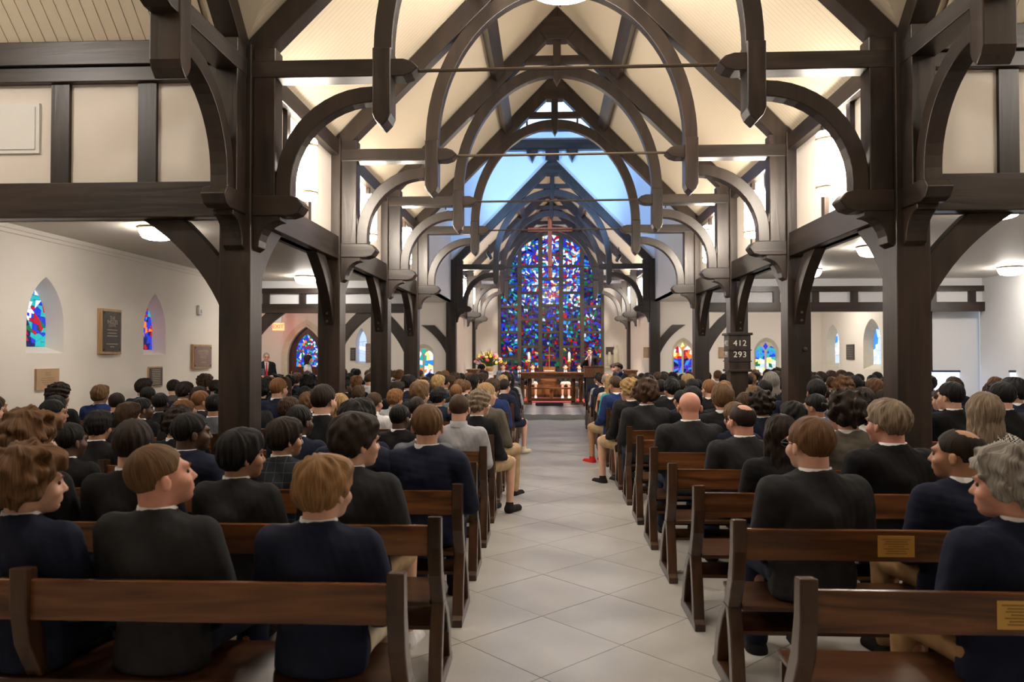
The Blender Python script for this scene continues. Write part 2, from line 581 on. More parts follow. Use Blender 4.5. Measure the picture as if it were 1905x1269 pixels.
wr = struct('wall_right_return', MB().box(7.8, 8.75, 15.95, 16.05, 0, AC), M['plaster_cool'])
struct('wall_rear', MB().box(-9.6, 9.6, -4.1, -4.0, 0, 5), M['plaster'])
struct('wall_rear_left', MB().box(-9.6, -9.5, -4, 6.8, 0, 8), M['plaster'])
struct('wall_rear_right', MB().box(9.5, 9.6, -4, 6.8, 0, 8), M['plaster'])
ca = struct('ceiling_aisle_left', MB().box(-9.6, -3.0, 6.9, 22.3, AC, AC + .06), M['aisle_ceiling'])
cr = struct('ceiling_aisle_right', MB().box(3.0, 9.6, 6.9, 22.3, AC, AC + .06), M['aisle_ceiling'])
struct('ceiling_rear', MB().box(-9.6, 9.6, -4.1, 0.8, 4.5, 4.6), M['roof_x'])

# right transept wall with two pale windows, and east transept walls
pale = lambda t: ['ice', 'ice', 'white', 'white', 'ice', 'sky'] if t < .9 else ['ice']
YT = Y5
XR = 7.8
hr1 = lancet(3, 'x', XR, 1, atx(1549, 650, XR).y, 1.30, 0.95, 1.95, 2.5, 0.22, 0.10, pale, 0.16, 'narrow pointed window with stone edge near the transept corner', 13, M['stone'])
hr2 = lancet(4, 'x', XR, 1, atx(1622, 650, XR).y, 1.30, 1.0, 1.95, 2.55, 0.22, 0.10, pale, 0.16, 'bright pointed window with stone edge beside the nearest right post', 14, M['stone'])
wall_with_holes('wall_right_transept', 'x', XR, 15.95, YT, 0, AC, [hr1, hr2], M['plaster'], 'cream right transept wall with two pointed windows')
holes = []
rosy = lambda t: ['red', 'orange', 'yellow', 'red', 'white'] if t > .45 else ['blue', 'sky', 'navy', 'violet', 'blue']
bluey = lambda t: ['sky', 'blue', 'teal', 'sky'] if t > .45 else ['yellow', 'white', 'green', 'ice', 'yellow']
for n, px, pw, cols, lab, sd in ((5, 1271, 42, rosy, 'two-light pointed window of red, yellow and blue glass', 21),
                                 (6, 1426, 46, bluey, 'two-light pointed window of turquoise and yellow landscape glass', 22)):
    cx = at(px, 650, YT).x; w = pw / FPX * 22.0
    holes.append(lancet(n, 'y', YT, 1, cx, 1.05, w, 1.72, at(px, 628, YT).z, 0.12, 0.07, cols, 0.11, lab, sd, M['stone'], True))
wall_with_holes('wall_right_east', 'y', YT, 3.05, 7.8, 0, AC, holes, M['plaster'], 'cream east wall of the right transept')
holes = []
cx = at(787, 650, YT).x
holes.append(lancet(7, 'y', YT, 1, cx, 0.95, 0.72, 1.62, 1.98, 0.12, 0.07, lambda t: ['teal', 'sky', 'white', 'yellow', 'teal'] if t > .35 else ['orange', 'white', 'blue'], 0.11, 'pointed turquoise and yellow window behind the fourth left post', 23, M['stone'], True))
cxl = at(672, 650, YT).x
holes.append(lancet(8, 'y', YT, 1, cxl, 1.40, 0.34, 2.0, at(672, 610, YT).z, 0.25, 0.05, lambda t: ['ice', 'ice', 'white'], 0.2, 'slim pale blue lancet between two left posts', 24, M['plaster_cool']))
DX = at(570, 650, YT).x
DZ = at(570, 608, YT).z
door_loop = parch(DX, 0.0, 1.12, 1.55, DZ)
holes.append(door_loop)
wall_with_holes('wall_left_east', 'y', YT, -9.5, -3.05, 0, AC, holes, M['plaster'], 'cream east wall of the left transept with arched door')
# arched door
do = MB().prism([(u, YT + .10, z) for u, z in parch(DX, 0, 1.16, 1.55, DZ + .02)], (0, .05, 0)).build('door_1', M['door'])
do['kind'] = 'structure'; do['label'] = 'arched red-brown door with stained glass light in the left transept'
for k, (wd, d0, d1) in enumerate(((1.12, -.05, .10), (1.26, -.035, .0), (1.38, -.02, .0))):
    a = parch(DX, 0, wd, 1.55, DZ + (wd - 1.12) * .55); bb = parch(DX, 0, wd + .13, 1.55, DZ + (wd + .13 - 1.12) * .55)
    MB().ribbon([(u, YT + d0, z) for u, z in a[1:] + a[:1]], [(u, YT + d0, z) for u, z in bb[1:] + bb[:1]], (0, d1 - d0, 0)).build('stone_moulding', M['stone'], do)
gl = parch(DX, 1.30, 0.66, 1.72, DZ - .22)
MB().prism([(u, YT + .085, z) for u, z in gl], (0, .012, 0)).build('glass_backing', M['lead'], do)
rnd = random.Random(5)
ps = shatter(gl, 0.075, rnd)
panes(do, ps, [rnd.choice(['blue', 'sky', 'green', 'teal', 'violet', 'red', 'blue', 'ice', 'orange', 'green', 'white']) for _ in ps], 'y', YT + .075, .012, 300, .005)
MB().tube([(DX - .46, YT + .06, 1.0), (DX - .46, YT + .03, 1.0), (DX - .46, YT + .03, 1.16), (DX - .46, YT + .06, 1.16)], .012).build('door_handle', M['brass'], do)

# ------------------------------------------------------------------ roofs
SLT = 0.06
for nm, ya, yb in (('nave', 6.8, 15.65), ('chancel', 22.25, 29.6)):
    for s, sd in ((-1, 'left'), (1, 'right')):
        mb = MB().prism([(s * 3.15, ya, roof_h(3.15)), (0, ya, RIDGE), (0, ya, RIDGE + SLT), (s * 3.15, ya, roof_h(3.15) + SLT)], (0, yb - ya, 0))
        struct('ceiling_%s_%s' % (nm, sd), mb, M['roof'])
# rear crossing: cross gable over the entrance end, ridge at y = 3.8
for s, sd in ((-1, 'left'), (1, 'right')):
    mb = MB()
    mb.prism([(s * 3.0, 6.8, roof_h(3.0)), (0, 6.8, RIDGE), (0, 3.8, RIDGE)], (0, 0, SLT))
    mb.prism([(s * 3.0, 0.8, roof_h(3.0)), (0, 0.8, RIDGE), (0, 3.8, RIDGE)], (0, 0, SLT))
    struct('ceiling_crossing_%s' % sd, mb, M['roof'])
    mb = MB()
    mb.prism([(0, 3.8, RIDGE), (s * 9.6, 3.8, RIDGE), (s * 9.6, 6.8, roof_h(3.0)), (s * 3.0, 6.8, roof_h(3.0))], (0, 0, SLT))
    mb.prism([(0, 3.8, RIDGE), (s * 9.6, 3.8, RIDGE), (s * 9.6, 0.8, roof_h(3.0)), (s * 3.0, 0.8, roof_h(3.0))], (0, 0, SLT))
    o = struct('ceiling_rear_%s' % sd, mb, M['roof_x'])
    bw = 0.118
    L = math.hypot(3.0, RIDGE - roof_h(3.0))
    pm = MB().prism([(0, 6.78, roof_h(3.0) - .005), (bw - .008, 6.78, roof_h(3.0) - .005), (bw - .008, 4.3, roof_h(.5) - .005), (0, 4.3, roof_h(.5) - .005)], (0, 0, -.012)).mesh('plank', M['roof_x'])
    for i in range(24):
        inst('plank', pm, o, (s * (3.25 + i * bw) - (bw if s < 0 else 0), 0, 0))
# gables closing the rear crossing to the west
struct('wall_rear_gable', MB().prism([(-3.1, .8, 4.4), (3.1, .8, 4.4), (0, .8, RIDGE)], (0, -.05, 0)), M['plaster'])

# ------------------------------------------------------------------ frontal half-timbered walls above the aisle openings
for s, sd in ((-1, 'left'), (1, 'right')):
    w = struct('wall_%s_gallery' % sd, MB().box(min(s * 3.145, s * 9.6), max(s * 3.145, s * 9.6), 6.74, 6.82, H1, H4), M['plaster'], 'half-timbered panel wall above the %s aisle' % sd)
    xa, xb = sorted((s * 3.142, s * 9.5))
    for z0, z1, y0 in ((H1, H2 + .02, 6.60), (4.16, 4.30, 6.66), (4.30, 4.52, 6.62)):
        box('beam', M['timber_x'], w, xa, xb, y0, 6.78, z0, z1, bevel=.008)
    for k in range(7):
        xs = s * (3.84 + k * .82)
        box('stud', M['timber_z'], w, xs - .085, xs + .085, 6.70, 6.78, H2 + .02, 4.16)
ap = atx(0, 0, -3)  # (unused helper point)
p0, p1 = at(2, 192, 6.7), at(70, 284, 6.7)
acc = tag(MB().box(p0.x - .25, p1.x, 6.715, 6.74, p1.z, p0.z).build('access_panel', M['white']), 'square white access panel on the upper left wall', 'access panel')
box('panel_lip', M['white'], acc, p0.x - .22, p1.x - .035, 6.705, 6.716, p1.z + .035, p0.z - .035)

# ------------------------------------------------------------------ clerestory walls, plates, studs
BAYS = [(6.80, 9.75), (9.75, 12.70), (12.70, 15.65), (Y5, Y6), (Y6, Y7)]
for s, sd in ((-1, 'left'), (1, 'right')):
    for k, (q0, q1) in enumerate(BAYS):
        part = 'nave' if k < 3 else 'chancel'
        xw = s * 2.97
        z0 = H1 if k < 3 else PLAT
        y0, y1 = q0 + .15, q1 - .15
        if k >= 3:
            y0, y1 = (q0 + .15, q1) if k == 3 else (q0, q1 - .15)
        w = struct('wall_%s_clerestory_%d' % (sd, k + 1), MB().box(min(xw, xw + s * .08), max(xw, xw + s * .08), y0, y1, z0, H4 - .05), M['plaster'],
                   'cream clerestory wall on the %s of the %s, bay %s' % (sd, part, ORD[k]))
        a, b = sorted((s * 2.87, s * 3.12))
        box('arcade_plate', M['timber_y'], w, a, b, q0 + .146, q1 - .146, H1, H2, bevel=.008)
        box('wall_plate', M['timber_y'], w, a, b, q0 + .146, q1 - .146, H3, H4 - .05, bevel=.008)
        yc = (q0 + q1) / 2
        for d in (-.42, .30):
            x0, x1 = sorted((s * 2.92, s * 2.975))
            box('stud', M['timber_z'], w, x0, x1, yc + d - .05, yc + d + .05, H2, H3)
    xw = sorted((s * 2.97, s * 3.05))
    struct('wall_%s_sanctuary' % sd, MB().box(xw[0], xw[1], Y7 + .15, 29.6, PLAT, H4), M['plaster'])
    # purlins
    for nm, ya, yb in (('nave', 6.8, 15.65), ('chancel', Y5, 29.5)):
        zc = roof_h(1.05)
        root = bpy.data.objects['ceiling_%s_%s' % (nm, sd)]
        n = 3 if nm == 'nave' else 2
        for k in range(n):
            q0 = ya + (yb - ya) * k / n; q1 = ya + (yb - ya) * (k + 1) / n
            MB().prism([(s * .98, q0 + .08, roof_h(.98) - .01), (s * 1.12, q0 + .08, roof_h(1.12) - .01), (s * 1.01, q0 + .08, roof_h(1.12) - .13), (s * .87, q0 + .08, roof_h(.98) - .13)], (0, q1 - q0 - .16, 0)).build('purlin', M['timber_y'], root)

# crossing tower above the transept openings
TOP = 9.6
for s, sd in ((-1, 'left'), (1, 'right')):
    struct('wall_%s_crossing' % sd, MB().box(min(s * 3.0, s * 3.08), max(s * 3.0, s * 3.08), 15.7, Y5, AC, TOP), M['plaster_cool'], 'white crossing wall above the %s transept opening' % sd)
struct('ceiling_crossing_tower', MB().box(-3.1, 3.1, 15.6, Y5 + .2, TOP, TOP + .06), M['plaster_cool'])
struct('wall_west_crossing', MB().prism([(-3.1, 15.72, roof_h(3.1) + .05), (0, 15.72, RIDGE + .05), (3.1, 15.72, roof_h(3.1) + .05), (3.1, 15.72, TOP), (-3.1, 15.72, TOP)], (0, .06, 0)), M['plaster_cool'])
we = struct('wall_east_crossing', MB().prism([(-3.1, Y5 + .1, roof_h(3.1)), (0, Y5 + .1, RIDGE), (3.1, Y5 + .1, roof_h(3.1)), (3.1, Y5 + .1, 8.34), (-3.1, Y5 + .1, 8.34)], (0, .06, 0)), M['plaster_cool'], 'pale wall of the crossing above the chancel arch')
box('tower_beam', M['timber_x'], we, -3.0, 3.0, Y5 - .10, Y5 + .10, 7.72, 8.02)
box('tower_sill', M['timber_x'], we, -3.0, 3.0, Y5 - .02, Y5 + .10, 8.30, 8.38)
for x in (-.59, .59):
    MB().prism([(x - .17, Y5 - .14, 7.72), (x + .17, Y5 - .14, 7.72), (x + .17, Y5 - .14, 7.64), (x + .08, Y5 - .14, 7.55), (x + .05, Y5 - .14, 7.48), (x, Y5 - .14, 7.36), (x - .05, Y5 - .14, 7.48), (x - .08, Y5 - .14, 7.55), (x - .17, Y5 - .14, 7.64)], (0, .24, 0)).build('drop_bracket', M['timber_z'], we)
box('centre_bracket', M['timber_z'], we, -.20, .20, Y5 - .16, Y5 + .1, 7.42, 7.72)
M['sky_glass'] = glow('daylight_glass', (0.62, 0.86, 1.0), 0.9)
wt = MB().box(-3.0, 3.0, Y5 + .05, Y5 + .10, 9.50, TOP).build('window_9', M['timber_x']); wt['kind'] = 'structure'; wt['label'] = 'band of daylight windows high in the crossing tower'
for k in range(8):
    x = -3.0 + k * .75
    box('pane', M['sky_glass'], wt, x + .03, x + .72, Y5 + .12, Y5 + .14, 8.38, 9.5)
    box('mullion', M['timber_z'], wt, x - .03, x + .03, Y5 + .05, Y5 + .15, 8.38, 9.5)

# half-timbered screens at the far end of each aisle
for s, sd in ((-1, 'left'), (1, 'right')):
    xe = 6.6 if s < 0 else 8.65
    a, b = sorted((s * 3.145, s * xe))
    w = struct('wall_%s_screen' % sd, MB().box(a, b, 15.66, 15.72, 2.66, AC), M['plaster_cool'], 'half-timbered beam screen across the %s aisle end' % sd)
    box('beam', M['timber_x'], w, a, b, 15.58, 15.74, 2.95, 3.06)
    box('beam', M['timber_x'], w, a, b, 15.56, 15.76, 2.54, 2.73)
    k = 0
    while 3.75 + k * .78 < xe:
        x = s * (3.75 + k * .78)
        box('stud', M['timber_z'], w, x - .07, x + .07, 15.60, 15.74, 2.73, 2.95)
        k += 1

# ------------------------------------------------------------------ timber posts with curved braces
def brace_mesh(axis, sgn, top, start, half=0.065):
    """bow-shaped knee brace: from post face at 'start' outwards along axis, under a beam at height top"""
    n = 10
    def bez(a, c, b, t):
        return tuple((1 - t) ** 2 * a[i] + 2 * t * (1 - t) * c[i] + t * t * b[i] for i in (0, 1))
    lo = [bez((.75, 0), (.225, .33), (0, .86), i / n) for i in range(n + 1)]
    up = [bez((.36, 0), (.17, .18), (0, .40), i / n) for i in range(n + 1)]
    mb = MB()
    if axis == 'x':
        f = lambda d, z: (sgn * (start + d), -half, top - z); e = (0, 2 * half, 0)
    else:
        f = lambda d, z: (-half, sgn * (start + d), top - z); e = (2 * half, 0, 0)
    mb.ribbon([f(*p) for p in up], [f(*p) for p in lo], e)
    return mb.mesh('brace', M['timber_c'], bevel=.006)


shaft_me = MB().box(-.145, .145, -.145, .145, 0, H4 - .02).mesh('post_shaft', M['timber_z'], bevel=.01)
foot_me = MB().box(-.175, .175, -.175, .175, 0, .12).mesh('post_plinth', M['timber_z'], bevel=.01)
bolt_me = MB().lathe([(.0, 0), (.018, 0), (.018, .012), (.0, .014)], n=8).mesh('bolt', M['black'])
BR = {('y', 1): brace_mesh('y', 1, H1, .145), ('y', -1): brace_mesh('y', -1, H1, .145)}
for s in (-1, 1):
    BR[('x', s)] = brace_mesh('x', s, H1, .145)
    BR[('xl', s)] = brace_mesh('x', s, 2.54, .145)
for s, sd in ((-1, 'left'), (1, 'right')):
    for k, y in enumerate(POSTS_Y + [Y5, Y7]):
        lab = ('%s dark timber post from the camera on the %s of the nave' % (ORD[k], sd)) if k < 4 else \
              ('dark timber post at the chancel opening, %s side' % sd if k == 4 else 'dark timber post beside the great window, %s side' % sd)
        p = thing('timber_post', lab, 'post', (s * XC, y, 0), 0, 'timber posts along the nave')
        inst('post_shaft', shaft_me, p)
        if k < 4:
            inst('post_plinth', foot_me, p)
        if k == 0:
            inst('brace', BR[('x', s)], p)
        if k < 3:
            inst('brace', BR[('y', 1)], p)
        if 0 < k < 4:
            inst('brace', BR[('y', -1)], p)
            for z in (2.09, 2.19, 2.55):
                b = inst('bolt', bolt_me, p, (0, -.145 - .07 * (z < 2.5) - .2 * (z > 2.5), z)); b.rotation_euler = (math.pi / 2, 0, 0)
        if k in (3, 4):
            inst('brace', BR[('xl', s)], p)
    # short posts carrying the aisle-end screens
    for x in ((4.60,) if s < 0 else ()):
        p = thing('timber_post', 'slim dark post under the %s aisle-end screen' % sd if s < 0 else ('slim dark post under the right aisle-end screen, %s' % ('inner' if x < 5 else 'outer')), 'post', (s * x, 15.66, 0), 0, 'timber posts along the nave')
        box('post_shaft', M['timber_z'], p, -.08, .08, -.08, .08, 0, 2.54)
        for q in (1,):
            br = inst('brace', BR[('xl', q)], p, (-q * .065, 0, 0))
    if s < 0:
        p = thing('timber_post', 'dark wall post where the left aisle wall ends', 'post', (-6.55, 15.66, 0), 0, 'timber posts along the nave')
        box('post_shaft', M['timber_z'], p, -.10, .10, -.10, .10, 0, 3.1)
        inst('brace', BR[('xl', 1)], p, (-.045, 0, 0))

# ------------------------------------------------------------------ hammer-beam trusses
def build_truss(label):
    t = thing('roof_truss', label, 'roof truss', (0, 0, 0), 0, 'hammer-beam roof trusses')
    n = 12
    for s in (-1, 1):
        P = lambda pts, y: [(s * x, y, z) for x, z in pts]
        MB().prism(P([(2.65, 3.08), (2.85, 3.08), (2.85, 4.46), (2.65, 4.46)], -.10), (0, .20, 0)).build('wall_post', M['timber_z'], t, bevel=.008)
        cz = 3.02
        MB().prism(P([(2.86, cz - .095), (2.52, cz - .10), (2.44, cz - .075), (2.385, cz), (2.44, cz + .07), (2.52, cz + .088), (2.86, cz + .088)], -.105), (0, .21, 0)).build('corbel_beam', M['timber_x'], t, bevel=.012)
        cur = [(2.86 - .26 * math.cos(a) - .0, 2.64 + .29 * (1 - math.sin(a)) * 0 + .29 * math.cos(a) ** 1.6) for a in [math.pi / 2 * i / 8 for i in range(9)]]
        MB().prism(P([(2.86, 2.93), (2.60, 2.93)] + [(2.60 + .20 * math.sin(a), 2.93 - .05 - .24 * (1 - math.cos(a))) for a in [math.pi / 2 * i / 6 for i in range(7)]] + [(2.86, 2.60)], -.09), (0, .18, 0)).build('corbel_bracket', M['timber_z'], t, bevel=.006)
        cz = 4.26
        MB().prism(P([(2.86, cz - .08), (1.48, cz - .08), (1.40, cz - .055), (1.34, cz), (1.40, cz + .055), (1.48, cz + .08), (2.86, cz + .08)], -.105), (0, .21, 0)).build('hammer_beam', M['timber_x'], t, bevel=.01)
        MB().prism(P([(1.585, 3.84), (1.61, 3.78), (1.67, 3.72), (1.73, 3.78), (1.755, 3.84), (1.755, 4.44), (1.585, 4.44)], -.12), (0, .24, 0)).build('pendant_post', M['timber_z'], t, bevel=.012)
        A = [math.pi / 2 * i / n for i in range(n + 1)]
        MB().ribbon(P([(2.655, 3.09)] + [(1.755 + .90 * math.cos(a), 3.20 + .90 * math.sin(a)) for a in A], -.075), P([(2.51, 3.09)] + [(1.755 + .755 * math.cos(a), 3.20 + .755 * math.sin(a)) for a in A], -.075), (0, .15, 0)).build('arched_brace', M['timber_c'], t, bevel=.008)
        A = [math.pi / 2 * i / 20 for i in range(21)]
        MB().ribbon(P([(1.755 * math.cos(a), 4.40 + 2.16 * math.sin(a)) for a in A], -.075), P([(1.585 * math.cos(a), 4.40 + 1.97 * math.sin(a)) for a in A], -.075), (0, .15, 0)).build('arch_rib', M['timber_c'], t, bevel=.008)
        MB().prism(P([(0, RIDGE - .02), (3.0, roof_h(3.0) - .02), (2.72, roof_h(2.72) - .30), (0, RIDGE - .40)], -.10), (0, .20, 0)).build('rafter', M['timber_c'], t, bevel=.008)
    MB().box(-.62, .62, -.06, .06, 6.60, 6.72).build('collar_beam', M['timber_x'], t, bevel=.006)
    MB().prism([(-.065, -.085, 7.1), (-.065, -.085, 6.34), (-.03, -.085, 6.28), (0, -.085, 6.22), (.03, -.085, 6.28), (.065, -.085, 6.34), (.065, -.085, 7.1)], (0, .17, 0)).build('king_pendant', M['timber_z'], t, bevel=.008)
    MB().prism([(-.30, -.12, 7.12), (-.17, -.12, 6.97), (.17, -.12, 6.97), (.30, -.12, 7.12), (.16, -.12, 7.36), (-.16, -.12, 7.36)], (0, .24, 0)).build('apex_plate', M['timber_x'], t, bevel=.01)
    MB().tube([(-1.36, 0, 4.26), (1.36, 0, 4.27)], .017).build('tie_rod', M['iron'], t)
    return t


labs = ['nearest hammer-beam truss spanning the nave between the first posts', 'second hammer-beam truss from the camera over the nave',
        'third hammer-beam truss from the camera, brown in lamp light', 'dark hammer-beam truss at the near edge of the blue-lit crossing',
        'blue-lit truss framing the chancel opening', 'middle chancel truss between blue truss and great window', 'last truss right in front of the great window']
tr0 = build_truss(labs[0])
tr0.location = (0, POSTS_Y[0], 0)
for lab, y in zip(labs[1:], POSTS_Y[1:] + [Y5, Y6, Y7]):
    t = dup(tr0, (0, y, 0)); t['label'] = lab
for s, sd in ((-1, 'left'), (1, 'right')):
    t = dup(tr0, (s * XC, 3.8, 0), math.pi / 2)
    t['label'] = 'truss running toward the camera from the nearest %s post' % sd
    for ch in list(t.children):
        if ch.name.startswith('tie_rod'):
            bpy.data.objects.remove(ch)

# ------------------------------------------------------------------ lamps
lamp_me = MB().lathe([(.0, -.34), (.085, -.34), (.10, -.32), (.10, .32), (.085, .34), (0, .34)], n=20).mesh('lantern_glass', M['lamp'], True)
ring_me = MB().lathe([(.098, -.012), (.112, -.012), (.112, .012), (.098, .012)], n=20).mesh('lantern_ring', M['bowl_rim'], True)
plate_me = MB().box(-.045, .045, -.012, .012, -.42, .42).mesh('back_plate', M['white'])
for s, sd in ((-1, 'left'), (1, 'right')):
    for k, (q0, q1) in enumerate(BAYS):
        where = ('%s nave bay' % ORD[k]) if k < 3 else ('%s chancel bay' % ORD[k - 3])
        t = thing('wall_lantern', 'tall glowing wall lantern on the %s clerestory, %s' % (sd, where), 'wall lamp', (s * 2.83, (q0 + q1) / 2 - .06, 3.72), 0, 'clerestory wall lanterns')
        inst('lantern_glass', lamp_me, t)
        inst('lantern_ring', ring_me, t, (0, 0, .26)); inst('lantern_ring', ring_me, t, (0, 0, -.26))
        inst('back_plate', plate_me, t, (s * .125, 0, 0), math.pi / 2)
bowl_me = MB().lathe([(0, -.155), (.10, -.15), (.165, -.13), (.185, -.105), (.19, -.10), (.215, -.03), (.21, -.02), (0, -.02)], n=28).mesh('bowl', M['bowl'], True)
rim_me = MB().lathe([(.0, -.02), (.205, -.022), (.22, -.03), (.225, -.02), (.16, 0), (0, 0)], n=28).mesh('canopy', M['bowl_rim'], True)
band_me = MB().lathe([(.190, -.106), (.196, -.106), (.198, -.097), (.192, -.097)], n=28).mesh('band', M['bowl_rim'], True)
for x, y, lab in ((-4.95, 9.0, 'glowing ceiling bowl over the left aisle, nearest'), (-4.95, 14.7, 'glowing ceiling bowl over the left aisle, farther'),
                  (4.50, 8.0, 'glowing ceiling bowl over the right aisle, nearest'), (4.50, 11.0, 'second glowing ceiling bowl over the right aisle'),
                  (4.60, 13.9, 'third glowing ceiling bowl over the right aisle'), (8.05, 13.7, 'glowing ceiling bowl at the far right edge of the photo'),
                  (-5.0, 18.9, 'ceiling bowl over the left transept beyond the screen'), (-8.0, 18.9, 'ceiling bowl over the left transept near the exit sign'),
                  (4.0, 19.6, 'ceiling bowl over the right transept beyond the fourth post'), (6.6, 19.4, 'ceiling bowl over the right transept before the pointed windows')):
    t = thing('ceiling_light', lab, 'ceiling light', (x, y, AC), 0, 'round ceiling bowls in the aisles')
    inst('bowl', bowl_me, t); inst('canopy', rim_me, t); inst('band', band_me, t)
M['drum'] = glow('drum_shade', (1.0, 0.93, 0.85), DRUM_L)
drum_me = MB().lathe([(0, -.15), (.36, -.15), (.385, -.13), (.385, .13), (.36, .15), (0, .15)], n=32).mesh('drum_shade', M['drum'], True)
for (x, y, z), lab in (((0.0, 8.3, 5.86), 'white drum pendant lamp hanging from the ridge, cut by top edge'),
                       ((0.0, 3.8, 5.9), 'added white drum fill lamp, unseen above the camera in the entrance crossing'),  # this drum and the next two are unseen lamps added as foreground fill
                       ((-6.0, 3.8, 5.2), 'added white drum fill lamp, unseen in the left end of the entrance crossing'),
                       ((6.0, 3.8, 5.2), 'added white drum fill lamp, unseen in the right end of the entrance crossing')):
    t = thing('pendant_lamp', lab, 'pendant lamp', (x, y, z), 0, 'drum pendant lamps')
    inst('drum_shade', drum_me, t)
    MB().tube([(0, 0, .15), (0, 0, RIDGE - z)], .01, 6).build('hanging_rod', M['black'], t)
# theatre spots
can_me = MB().lathe([(0, -.14), (.055, -.14), (.065, -.13), (.065, .06), (.04, .12), (0, .12)], n=14).mesh('can', M['black'], True)
yoke_me = MB().box(-.012, .012, -.012, .012, .10, .32).mesh('yoke', M['black'])
def spot_can(loc, target, lab, power, col, size):
    t = thing('stage_spot', lab, 'spotlight', loc, 0, 'black stage spotlights')
    c = inst('can', can_me, t); inst('yoke', yoke_me, t)
    d = (Vector(target) - Vector(loc)).normalized()
    c.rotation_euler = d.to_track_quat('-Z', 'Y').to_euler()
    if power:
        ld = bpy.data.lights.new('spot_beam', 'SPOT'); ld.energy = power; ld.color = col; ld.spot_size = size; ld.spot_blend = .5; ld.shadow_soft_size = .06
        lo = bpy.data.objects.new('spot_beam', ld); C.objects.link(lo); lo.parent = t
        lo.location = d * .16; lo.rotation_euler = d.to_track_quat('-Z', 'Y').to_euler()
for x in (-2.3, 2.3):
    spot_can((x, 15.74, 4.62), (-x * .25, 22.3, 7.0), 'black stage spot with blue light, %s side of the crossing' % ('left' if x < 0 else 'right'), BLUE_W, (0.24, 0.50, 1.0), math.radians(52))
for i, (x, y, z, tg, lab) in enumerate(((1.75, 23.2, 5.28, (.8, 25, 1), 'black spot on the right chancel rafter, upper'), (2.05, 23.2, 4.98, (0, 25, 1), 'black spot on the right chancel rafter, lower'),
                                   (-1.95, 23.2, 5.08, (0, 25, 1), 'black spot on the left chancel rafter'))):
    spot_can((x, y, z - .33), tg, lab, 420.0 , (1.0, .9, .78), math.radians(60))

# ------------------------------------------------------------------ pews
PL = 2.05
def pew_end_mesh():
    mb = MB(); e = (.065, 0, 0)
    P = lambda pts: [(0, y, z) for y, z in pts]
    mb.ribbon(P([(-.025, .875), (-.022, .72), (.005, .58), (.06, .47), (.085, .42)]), P([(.045, .865), (.055, .72), (.095, .58), (.155, .47), (.185, .42)]), e)
    mb.ribbon(P([(.085, .425), (.05, .32), (.02, .19), (.0, .05)]), P([(.15, .425), (.115, .32), (.085, .19), (.068, .05)]), e)
    mb.ribbon(P([(.12, .425), (.215, .33), (.30, .19), (.345, .05)]), P([(.185, .425), (.29, .34), (.375, .2), (.42, .05)]), e)
    mb.prism(P([(-.03, 0), (.45, 0), (.45, .045), (.42, .065), (.0, .065), (-.03, .045)]), e)
    return mb.mesh('pew_end', M['pew_end'], bevel=.007)
pe = pew_end_mesh()
PEW_PARTS = {}


def pew_parts(L):
    if L not in PEW_PARTS:
        PEW_PARTS[L] = [('back_rail', MB().box(.064, L - .064, .005, .032, .675, .825).mesh('back_rail', M['pew_x'], bevel=.006)),
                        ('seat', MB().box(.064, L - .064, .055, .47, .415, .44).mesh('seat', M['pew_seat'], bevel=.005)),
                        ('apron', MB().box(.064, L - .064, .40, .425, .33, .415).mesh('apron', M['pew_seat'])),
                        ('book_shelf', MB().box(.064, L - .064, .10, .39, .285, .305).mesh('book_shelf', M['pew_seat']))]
    return PEW_PARTS[L]


plaque_me = MB().box(-.085, .085, 0, .004, -.050, .050).mesh('name_plate', M['brass_plate'])
line_me = MB().box(-.062, .062, -.001, .001, -.0016, .0016).mesh('engraved_line', M['ink_dark'])


def pew(x, y, label, length=PL, plaque=None, side=1):
    t = thing('pew', label, 'pew', (x, y, 0), 0, 'dark wooden pews')
    for nm, me in pew_parts(length):
        inst(nm, me, t)
    ends = [0, length - .065] + [1.40 * i if side > 0 else length - 1.40 * i - .065 for i in range(1, int((length - .3) / 1.40) + 1)]
    for xe in ends:
        inst('pew_end', pe, t, (xe, 0, 0))
    if plaque is not None:
        pl = inst('name_plate', plaque_me, t, (plaque, 0.001, .750)); pl['label'] = 'small engraved brass plate'
        for i in range(7):
            o = inst('engraved_line', line_me, pl, (0, -.0008, .034 - i * .0112)); o.scale = ((1.1, .8, .9, .6, .95, .7, .8)[i], 1, 1)
    return t


for k, y in enumerate(ROWS):
    if k > 15:
        continue
    ln = 3.3 if k <= 3 else PL
    pew(.70, y, 'dark oak pew right of the aisle, %s row from the camera' % ORD[k], ln, plaque={0: .77, 1: .77}.get(k))
    pew(-.70 - ln, y, 'dark oak pew left of the aisle, %s row from the camera' % ORD[k], ln, plaque={3: ln - .77}.get(k), side=-1)
for k in range(1, 14):
    y = ROWS[k]
    if k >= 4:
        pew(-6.35, y, 'dark oak side pew by the left wall, %s row from the camera' % ORD[k], 3.1)
    if k >= 4:
        pew(3.25, y, 'dark oak side pew right of the posts, %s row from the camera' % ORD[k], 3.4)

